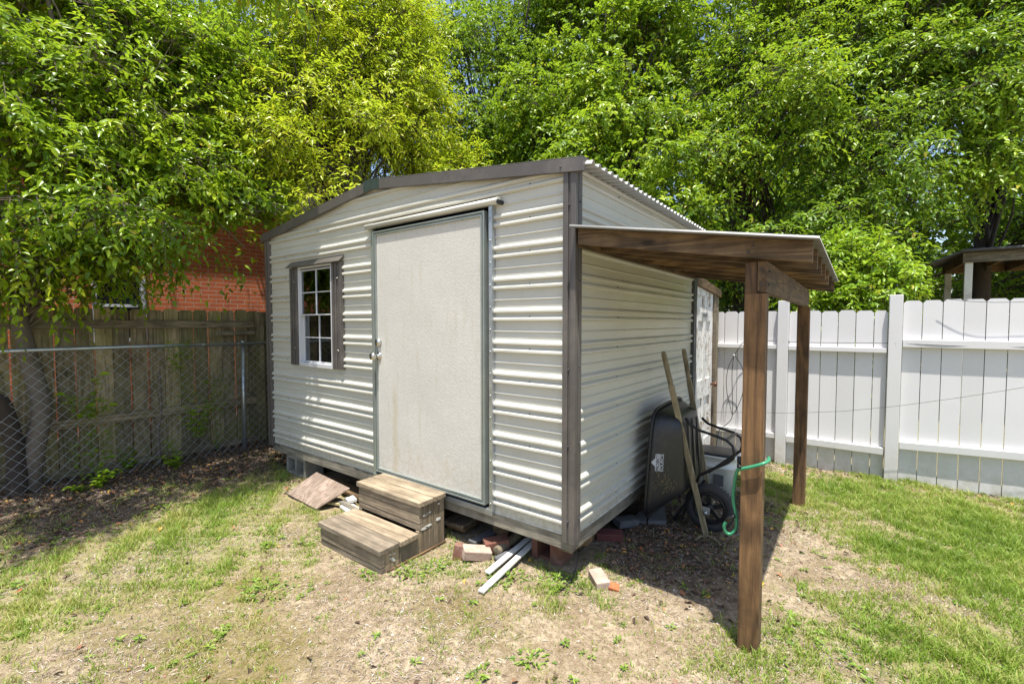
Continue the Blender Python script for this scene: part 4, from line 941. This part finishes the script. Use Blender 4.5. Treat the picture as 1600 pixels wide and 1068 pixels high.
def free(p):
    x, y, z = p[:, 0], p[:, 1], p[:, 2]
    inshed = (x > -3.78) & (x < .25) & (y > -.25) & (y < 2.75) & (z < 2.5)
    house = (x < -6.85) & (y < 3.9) & (z < 8)
    incan = (x > -.1) & (x < 1.5) & (y > -.4) & (y < 2.6) & (z < 2.1)
    fence = (x < -4.80) & (x > -4.95) & (z < 1.45)
    camz = ((x-1.318)**2 + (y+2.34)**2 < 4)
    return ~(inshed | house | incan | fence | camz)
def free_left(p):   # a thin spot low in the boughs beside the shed
    gap = (p[:, 0] < -3.7) & (p[:, 1] > -.50) & (p[:, 1] < 1.6) & (p[:, 2] < 2.42 + .12*np.sin(p[:, 1]*9)) & (rng.uniform(0, 1, len(p)) > .10)
    return free(p) & ~gap
def free_white(p): return free(p) & ~((p[:,0] > 1.92 + .095*(p[:,1]-4)) & (p[:,2] < 2.62) & (p[:,1] < 9.9)) & ~((p[:, 1] < 3.62) & (p[:, 0] > -3.0) & (p[:, 2] < 4))
# left broadleaf tree at the chain link fence
tree('laurel_tree', 'broad leaved tree overhanging the chain link fence at far left', None, (-4.72,-1.72,-.27),
     [(-4.68,-1.66,.15),(-4.72,-1.60,.5),(-4.78,-1.66,.95),(-4.84,-1.70,1.6),(-5.0,-1.4,2.4),(-5.2,-1.2,3.2)],
     [(-4.15,-1.2,2.15,.50,1.2,.30),(-4.6,-1.9,1.75,.45,.6,.28),(-4.35,-.25,2.68,.5,.8,.28),(-4.6,-1.05,1.85,.35,.5,.25),(-4.45,-.1,1.95,.12,.3,.05,3),(-4.65,-1.3,2.95,.55,1.4,.35),(-4.85,-.3,3.2,.6,1.0,.4),(-5.0,-1.3,3.7,.6,1.6,.4),(-5.2,-.3,4.3,.7,1.2,.45),(-5.5,-1.2,4.9,.7,1.8,.5),(-2.85,-.62,4.38,.38,.2,.12,9),(-3.15,-.5,4.5,.3,.25,.12,3),(-3.05,-2.5,4.3,.4,.6,.15,7),(-2.95,-1.5,4.6,.35,.45,.12,6)],
     230, .33, 28, 12, .076, .033, M['leaf_big'], M['bark'], 3, free_left, .085, droop=.3, sprayL=.34, flat=.5)
tree('yellow_tree', 'yellow green narrow leaved tree rising behind the left half of the shed', None, (-4.35,1.55,-.3),
     [(-4.38,1.5,.9),(-4.45,1.4,2.2),(-4.65,1.4,3.0),(-5.0,1.6,4.2)],
     [(-4.15,.55,2.85,.45,.5,.35),(-4.45,.9,3.5,.75,.8,.4),(-4.75,1.4,4.25,.95,1.1,.5),(-5.1,1.7,5.1,1.1,1.4,.5),(-5.4,2.0,6.1,1.2,1.6,.6),(-5.0,2.7,5.0,.8,.9,.8),(-4.5,2.3,4.0,.7,.7,.5),(-5.6,.9,5.0,.7,.9,.7),(-5.7,3.4,6.3,.9,.8,1.0),(-5.2,3.2,4.9,.7,.6,.8)],
     300, .33, 24, 12, .080, .026, M['leaf_yellow'], M['bark_dark'], 5, free_left, .07, droop=.12, sprayL=.36, flat=.55)
tree('yellow_shrub', 'yellow green bushy shrub showing above the shed roof ridge', None, (-4.6,3.3,-.3), [(-4.6,3.3,1),(-4.6,3.3,2.4)],
     [(-4.4,3.1,3.0,1.0,.6,.6),(-4.7,3.5,3.9,.9,.6,.5),(-3.6,3.3,2.8,.8,.4,.7)], 100, .32, 24, 11, .085, .028, M['leaf_yellow'], M['bark_dark'], 6, free, .06, droop=.1, sprayL=.34, cat='shrub', flat=.6)
BGT = 'dense trees beyond the white fence'
tree('vine_covered_tree', 'dark green vine covered tree left of centre above the shed roof', BGT, (-5.2,6.0,-.3), [(-5.2,6.0,2),(-5.1,6.4,4.5)],
     [(-5.0,5.4,3.6,1.6,.9,1.0),(-5.2,5.9,5.2,1.6,1.0,.9),(-5.2,4.7,5.6,.9,.7,1.2),(-5.8,5.2,7.2,1.2,.9,1.0),(-5.2,6.6,6.9,1.8,1.2,.9),(-4.9,7.0,8.6,2.2,1.2,.9),(-3.9,5.4,3.2,1.0,.7,1.0)], 220, .46, 22, 11, .080, .046, M['leaf_dark'], M['bark_dark'], 8, free_white, .18, sprayL=.36, flat=.6)
tree('vine_covered_tree', 'bright green creeper draped tree directly above the shed roof peak', BGT, (-2.6,5.6,-.3), [(-2.6,5.6,2),(-2.5,6.0,4.5)],
     [(-2.7,4.5,2.8,1.2,.5,.5),(-2.7,4.8,3.7,1.3,.6,.5),(-2.7,5.3,4.6,1.5,.7,.5),(-2.6,5.9,5.6,1.6,.8,.6),(-2.6,6.6,6.8,1.8,.9,.8),(-2.9,7.2,8.4,2.0,1.0,.8),(-1.5,4.9,3.2,.9,.5,.9),(-3.8,5.3,5.0,.7,.8,1.2)],
     280, .38, 22, 11, .088, .050, M['leaf_mid'], M['bark_dark'], 9, free_white, .16, sprayL=.34, droop=.4, flat=.6)
tree('shade_tree', 'large green tree with dark trunks showing behind the shed right slope', BGT, (-.3,6.6,-.3), [(-.3,6.6,1.5),(-.4,6.6,3.2),(-.2,6.9,5)],
     [(-.9,5.2,2.7,.8,.5,.8),(-.2,5.6,3.9,1.2,.6,.4),(-.5,6.1,4.8,1.5,.7,.5),(-.2,6.8,5.8,1.7,.8,.6),(-.2,7.5,7.1,1.9,1.0,.8),(.6,5.7,4.6,.6,.6,.6),(0,7.4,2.0,1.6,.6,1.4)],
     260, .38, 22, 11, .080, .036, M['leaf_mid'], M['bark_dark'], 10, free_white, .17, sprayL=.38, droop=.4, flat=.55)
tree('shade_tree', 'wide dark green tree right of centre above the white fence', BGT, (1.3,7.6,-.3), [(1.3,7.6,1.5),(1.35,7.6,3),(1.4,7.9,4.5)],
     [(.7,5.5,2.6,.8,.5,.7),(1.5,5.9,3.3,1.0,.6,.4),(1.5,6.4,4.2,1.2,.7,.5),(1.6,7.0,5.2,1.4,.8,.5),(1.8,7.8,6.5,1.6,1.0,.8),(1.6,7.6,2.4,1.3,.5,1.0)],
     250, .38, 22, 11, .076, .034, M['leaf_dark'], M['bark_dark'], 12, free_white, .16, sprayL=.38, droop=.4, flat=.55)
tree('shade_tree', 'lime green tree in the sun at the upper right', BGT, (3.0,8.6,-.3), [(3.0,8.6,1.5),(3.0,8.9,4.0)],
     [(2.7,7.3,3.7,.6,.6,.4),(2.8,7.7,4.7,.8,.7,.5),(2.9,8.3,5.8,1.0,.8,.6),(3.3,9.0,7.1,1.6,1.0,.8)], 180, .4, 22, 11, .088, .042, M['leaf_lime'], M['bark_dark'], 13, free_white, .15, sprayL=.38, droop=.35, flat=.55)
tree('shade_tree', 'dark tree at the right edge behind the carport', BGT, (4.7,10.8,-.3), [(4.7,10.8,1.5),(4.7,10.8,4.0)],
     [(4.6,10.6,3.6,1.9,1.0,1.2),(5.6,10.9,6.4,1.6,1.3,1.8),(3.0,11.5,1.6,2.5,.6,1.6)], 180, .48, 20, 11, .095, .052, M['leaf_dark'], M['bark_dark'], 14, free_white, .15, sprayL=.42, flat=.6)
tree('leafy_bush', 'bright green bush leaning over the white fence beside the canopy', None, (1.25,4.75,-.28), [(1.25,4.75,.6),(1.3,4.7,1.2)],
     [(1.30,4.3,1.60,.50,.3,.30),(1.2,4.7,2.0,.5,.35,.28),(.85,4.4,1.75,.3,.3,.3),(1.2,4.7,1.2,.5,.35,.3)], 64, .22, 18, 10, .078, .030, M['leaf_lime'], M['bark_dark'], 15, free_white, .03, sprayL=.30, droop=.3, cat='bush', flat=.6)
hd = tree('hedge', 'dark evergreen hedge in the shade along the far side of the white fence', None, (1,6.2,-.3), [(1,6.2,.5),(1,6.2,1)],
     [(-1,6.4,1.1,2.2,.4,1.1),(1.2,6.4,.9,1.0,.4,.9),(3.5,10.6,1.2,2.6,.4,1.3)], 90, .36, 16, 9, .075, .04, M['leaf_dark'], M['bark_dark'], 16, free_white, .04, sprayL=.3, cat='hedge')
bk = tree('woodland', 'distant mass of trees closing the view behind the yard', None, (0,17,-.3), [(0,17,2),(0,17,4)],
     [(-9,13,5,4,2,6),(-2,14,4.5,5,2,5),(5,15,3.0,4,2,3.5)], 330, 1.0, 22, 10, .22, .15, M['leaf_dark'], M['bark_dark'], 17, None, .3, sprayL=.8, trunk=False, branches=False)
bk['kind'] = 'stuff'; 
if 'category' in bk: del bk['category']

# small plants by the fences
def sprig(name, label, cat, base, stems, L, W, m, seed, group=None, hmin=.1, hmax=.3, spread=.1, nl=9):
    rg = np.random.default_rng(seed); t = thing(name, base, label, cat, group); ps, ds, ns = [], [], []; tw = MB()
    for s_ in range(stems):
        a_ = rg.uniform(0, 6.28); h = rg.uniform(hmin, hmax); b_ = np.array(base) + np.array([math.cos(a_), math.sin(a_), 0])*rg.uniform(0, spread*.4)
        e_ = b_ + np.array([math.cos(a_)*spread*rg.uniform(.4,1.2), math.sin(a_)*spread*rg.uniform(.4,1.2), h]); tw.tube([tuple(b_), tuple((b_+e_)/2 + np.array([0,0,h*.1])), tuple(e_)], .0018, 4, False)
        for k in range(nl):
            t_ = (k+1)/nl; p = b_*(1-t_) + e_*t_; an = k*2.4 + a_
            ps.append(p); ds.append([math.cos(an), math.sin(an), rg.uniform(0,.5)]); ns.append([rg.normal(0,.3), rg.normal(0,.3), 1])
    n = len(ps); sz = rg.uniform(.6, 1.15, n)
    leaves_mesh('leaves', m, t, np.array(ps), np.array(ds), unit(np.array(ns)), L*sz, W*sz, None, np.clip(rg.normal(.5,.2,n),0,.9)); tw.build('stems', m, t, 0, False); return t
VG = 'saplings growing along the chain link fence'
for i, (y, x, h0, h1, n, lbl) in enumerate(((-1.32,-4.5,.12,.55,5,'bright leafy sapling through the left part of the chain link'), (-.62,-4.45,.1,.32,4,'small leafy sapling midway along the chain link base'), (-1.35,-4.35,.05,.2,5,'low leafy shoot at the chain link foot below the bright sapling'), (-.95,-4.78,.1,.35,4,'leafy shoot between chain link and planks near the middle'),(-.15,-4.7,.5,1.0,3,'thin tall vine shoot on the planks near the grey post'))):
    sprig('sapling', lbl, 'sapling', (x, y, -.27), n, .07, .036, M['leaf_lime'], 30+i, VG, h0, h1, .16, 14)
sprig('climbing_vine', 'light green vine sprig climbing over the chain link top rail', 'vine', (-4.53,-.62,.75), 6, .065, .034, M['leaf_lime'], 41, None, .15, .4, .12)
sprig('climbing_vine', 'dense green creeper low on the chain link right of centre', 'vine', (-4.52,-.42,.0), 8, .07, .04, M['leaf_lime'], 43, None, .2, .75, .16, 14)
sprig('climbing_vine', 'bright heart leaved vine hanging on the chain link at left', 'vine', (-4.52,-1.35,.35), 7, .085, .055, M['leaf_lime'], 42, None, .1, .45, .14)
MBs = MB().tube(smooth_path([(-4.7,-.72,-.27),(-4.66,-.74,.1),(-4.68,-.70,.35),(-4.64,-.72,.75)], 5), [.022]*3+[.018]*6+[.012]*7, 7); tag(MBs.build('tree_stub', M['bark']), 'thin bare broken stem standing behind the chain link', 'stem')
MBs = MB().tube(smooth_path([(-4.62,-1.80,-.3),(-4.66,-1.78,.1),(-4.60,-1.86,.55),(-4.55,-1.95,.62)], 5), [.075]*4+[.065]*6+[.07]*6, 9); tag(MBs.build('tree_stump', M['bark_dark']), 'dark gnarled stump at the left edge behind the chain link', 'stump')

# weeds: distinct clumps
def weed(x, y, s, lbl, seed, n=16):
    rg = np.random.default_rng(seed); z = float(gh([x],[y])[0]); t = thing('weed_clump', (x, y, z), lbl, 'weed'); k = n*5
    a_ = rg.uniform(0, 6.28, k); r_ = rg.uniform(0, 1, k)**.6*s*(1 + .45*np.sin(a_*2 + seed) + .3*np.sin(a_*5 + seed*2))
    p = np.stack([x + np.cos(a_)*r_, y + np.sin(a_)*r_, z + rg.uniform(0, .35, k)*s*(1 - r_/s*.6)], 1)
    d = np.stack([np.cos(a_ + rg.normal(0,.6,k)), np.sin(a_ + rg.normal(0,.6,k)), rg.uniform(0,.6,k)], 1)
    sz = rg.uniform(.6, 1.2, k); leaves_mesh('leaves', M['weed'], t, p, d, unit(np.stack([rg.normal(0,.35,k), rg.normal(0,.35,k), np.ones(k)], 1)), .026*sz, .011*sz, None, np.clip(rg.normal(.5,.22,k),0,.9))
for a_ in ((-.36,-.16,.10,'bright weed clump growing over the white boards',50,26), (-.08,-.02,.13,'lush low weed clump before the shed corner',51,34), (-1.42,-1.12,.15,'spreading weed patch on moss left of the steps front',52,34), (-.92,-.50,.09,'weed clump at the front right corner of the steps',53,20),
           (-.80,-.34,.10,'weed clump along the right side of the steps',54,24), (.02,-.86,.06,'small rosette weed on bare sand at the bottom middle',55,12), (.30,-.80,.06,'small weed on bare sand at bottom right of the middle',56,12), (.14,-.62,.07,'weed sprig on sand below the shed corner brick',57,14), (-1.10,-.66,.06,'small weed at the front face of the steps',58,12), (-2.2,-.75,.12,'bright weed patch in the grass left of the steps',59,26), (-3.3,-1.1,.12,'leafy weed patch at the edge of the left shade',60,22), (.62,-.62,.07,'weed sprig on sand left of the canopy post foot',61,14), (.45,-.95,.08,'leafy weed at the bottom edge left of the canopy post',62,16)): weed(*a_)

# ------------------------------------------------------------------ grass, litter, chips (stuff)
def scatter(n, dens, box_=(-5.6,3.4,-2.7,3.9)):
    x = rng.uniform(box_[0], box_[1], n); y = rng.uniform(box_[2], box_[3], n)
    # keep what the yard in front of the camera can show
    fx, fy = F.x, F.y; dx, dy = x-1.318, y+2.34; z = dx*fx + dy*fy; s_ = dx*.799 + dy*.6015
    k = (z > .9) & (np.abs(s_) < z*1.35 + .5); x, y = x[k], y[k]
    mk_ = masks(x, y); dn = dens(x, y, mk_); k = rng.uniform(0, 1, len(x)) < dn
    und = (x > -3.6) & (x < -.05) & (y > .12) & (y < 2.4); stp = (x > -1.72) & (x < -1.0) & (y > -.62) & (y < 0); ple = (x > -2.8) & (x < -2.1) & (y > -.34) & (y < 0)
    return x[k & ~und & ~stp & ~ple], y[k & ~und & ~stp & ~ple]
def gd(x, y, m_):
    v = m_[:, 0]*np.where(x < -1, .72, 1.05) + .34*fnoise(x, y, 8, 2) + .30*fnoise(x, y, 24, 5); return np.clip((v - .12)*1.15, .06, 1)**1.2 * (1 - .8*m_[:, 1])
gx_, gy_ = scatter(1300000, gd); n = len(gx_); print('blades', n)
mg = masks(gx_, gy_)[:, 0]; h = (.011 + .030*mg)*np.clip(1 + .55*fnoise(gx_, gy_, 22, 4), .45, 2.2)*rng.uniform(.4, 1.5, n); a_ = rng.uniform(0, 6.28, n); lean = rng.uniform(.25, 1.3, n)*h
bz = gh(gx_, gy_) - .002; wv = rng.uniform(.0014, .0030, n); ca, sa = np.cos(a_), np.sin(a_); b_ = rng.uniform(0, 6.28, n); lx, ly = np.cos(b_)*lean, np.sin(b_)*lean
b0 = np.stack([gx_ - ca*wv, gy_ - sa*wv, bz], 1); b1 = np.stack([gx_ + ca*wv, gy_ + sa*wv, bz], 1)
m0 = np.stack([gx_ - ca*wv*.8 + lx*.35, gy_ - sa*wv*.8 + ly*.35, bz + h*.65], 1); m1 = np.stack([gx_ + ca*wv*.8 + lx*.35, gy_ + sa*wv*.8 + ly*.35, bz + h*.65], 1)
tp = np.stack([gx_ + lx, gy_ + ly, bz + h], 1); V = np.stack([b0, b1, m1, m0, tp], 1).reshape(-1, 3)
lp = (np.arange(n)[:, None]*5 + np.array([0,1,2,3, 3,2,4])[None]).ravel()
rn = np.clip(rng.normal(.42, .2, n) + .22*fnoise(gx_, gy_, 3.5, 7) - .08*(mg > .75) + .12*(gx_ < -1) + .3*(rng.uniform(0,1,n) > .85), 0, .93)
tag(np_mesh('grass', V, lp, np.tile([4,3], n), M['grass'], None, {'rnd': np.repeat(rn, 5)}), 'short patchy lawn grass thickest at the right', kind='stuff')
# small broad leaves among the grass
x, y = scatter(34000, lambda x, y, m_: np.clip((m_[:,0] + .55*fnoise(x, y, 5, 9) - .45), .022, 1)*.9*(1-m_[:,1])); n = len(x); k6 = 8
ss = rng.uniform(.3, 1.25, n)**1.3; ph = rng.uniform(0, 6.28, n); a_ = (ph[:, None] + np.arange(k6)[None]*2.4 + rng.normal(0, .25, (n, k6))).ravel(); s6 = (ss[:, None]*rng.uniform(.6, 1.2, (n, k6))).ravel(); n8 = n*k6
x6 = np.repeat(x, k6) + np.cos(a_)*.004*s6; y6 = np.repeat(y, k6) + np.sin(a_)*.004*s6
lv = leaves_mesh('ground_cover', M['weed'], None, np.stack([x6, y6, gh(x6, y6) + rng.uniform(.003, .014, n8)*s6], 1), np.stack([np.cos(a_), np.sin(a_), rng.uniform(.0,.7,n8)], 1), unit(np.stack([rng.normal(0,.3,n8), rng.normal(0,.3,n8), np.ones(n8)], 1)), .024*s6, .010*s6, None, np.clip(rng.normal(.5,.22,n8),0,.9))
tag(lv, 'clover and small broad leaved weeds scattered through the grass and sand', kind='stuff')
# dead leaves and straw
x, y = scatter(110000, lambda x, y, m_: np.clip(m_[:,1]*1.1 - .05, .016, 1)*.6); n = len(x); a_ = rng.uniform(0, 6.28, n); s6 = rng.uniform(.35, 1.25, n)
lv = leaves_mesh('leaf_litter', M['litter'], None, np.stack([x, y, gh(x, y) + rng.uniform(.002, .018, n)], 1), np.stack([np.cos(a_), np.sin(a_), rng.uniform(-.25,.35,n)], 1), unit(np.stack([rng.normal(0,.5,n), rng.normal(0,.5,n), np.ones(n)], 1)), .042*s6, .019*s6, None, np.clip(rng.uniform(0, 1, n)**1.3, 0, .99), curl=.5)
tag(lv, 'brown fallen leaves thickest along the chain link fence', kind='stuff')
x, y = scatter(420000, lambda x, y, m_: np.clip(.55 + .5*fnoise(x, y, 4, 1), .1, 1)); n = len(x); a_ = rng.uniform(0, 6.28, n); s6 = rng.uniform(.3, 1.2, n)
lv = leaves_mesh('dry_straw', M['pebble'], None, np.stack([x, y, gh(x, y) + rng.uniform(.001, .008, n)], 1), np.stack([np.cos(a_), np.sin(a_), rng.normal(0,.12,n)], 1), unit(np.stack([rng.normal(0,.3,n), rng.normal(0,.3,n), np.ones(n)], 1)), .034*s6, .0026*s6, None, np.clip(rng.beta(1.1,1.3,n), 0, .93))
tag(lv, 'bits of straw twig and pale chips littering the soil', kind='stuff')
x, y = scatter(30000, lambda x, y, m_: np.clip(.35 + .4*m_[:,1], 0, 1)); n = len(x); a_ = rng.uniform(0, 6.28, n); s6 = rng.uniform(.3, 1.0, n)**2
lv = leaves_mesh('gravel_chips', M['pebble'], None, np.stack([x, y, gh(x, y) + .002], 1), np.stack([np.cos(a_), np.sin(a_), rng.normal(0,.2,n)], 1), unit(np.stack([rng.normal(0,.3,n), rng.normal(0,.3,n), np.ones(n)], 1)), .016*s6+.003, .011*s6+.002, None, np.clip(rng.uniform(.3, .99, n), 0, .99), fold=.3, curl=.3)
tag(lv, 'small pale chips and crumbs over the bare sand', kind='stuff')
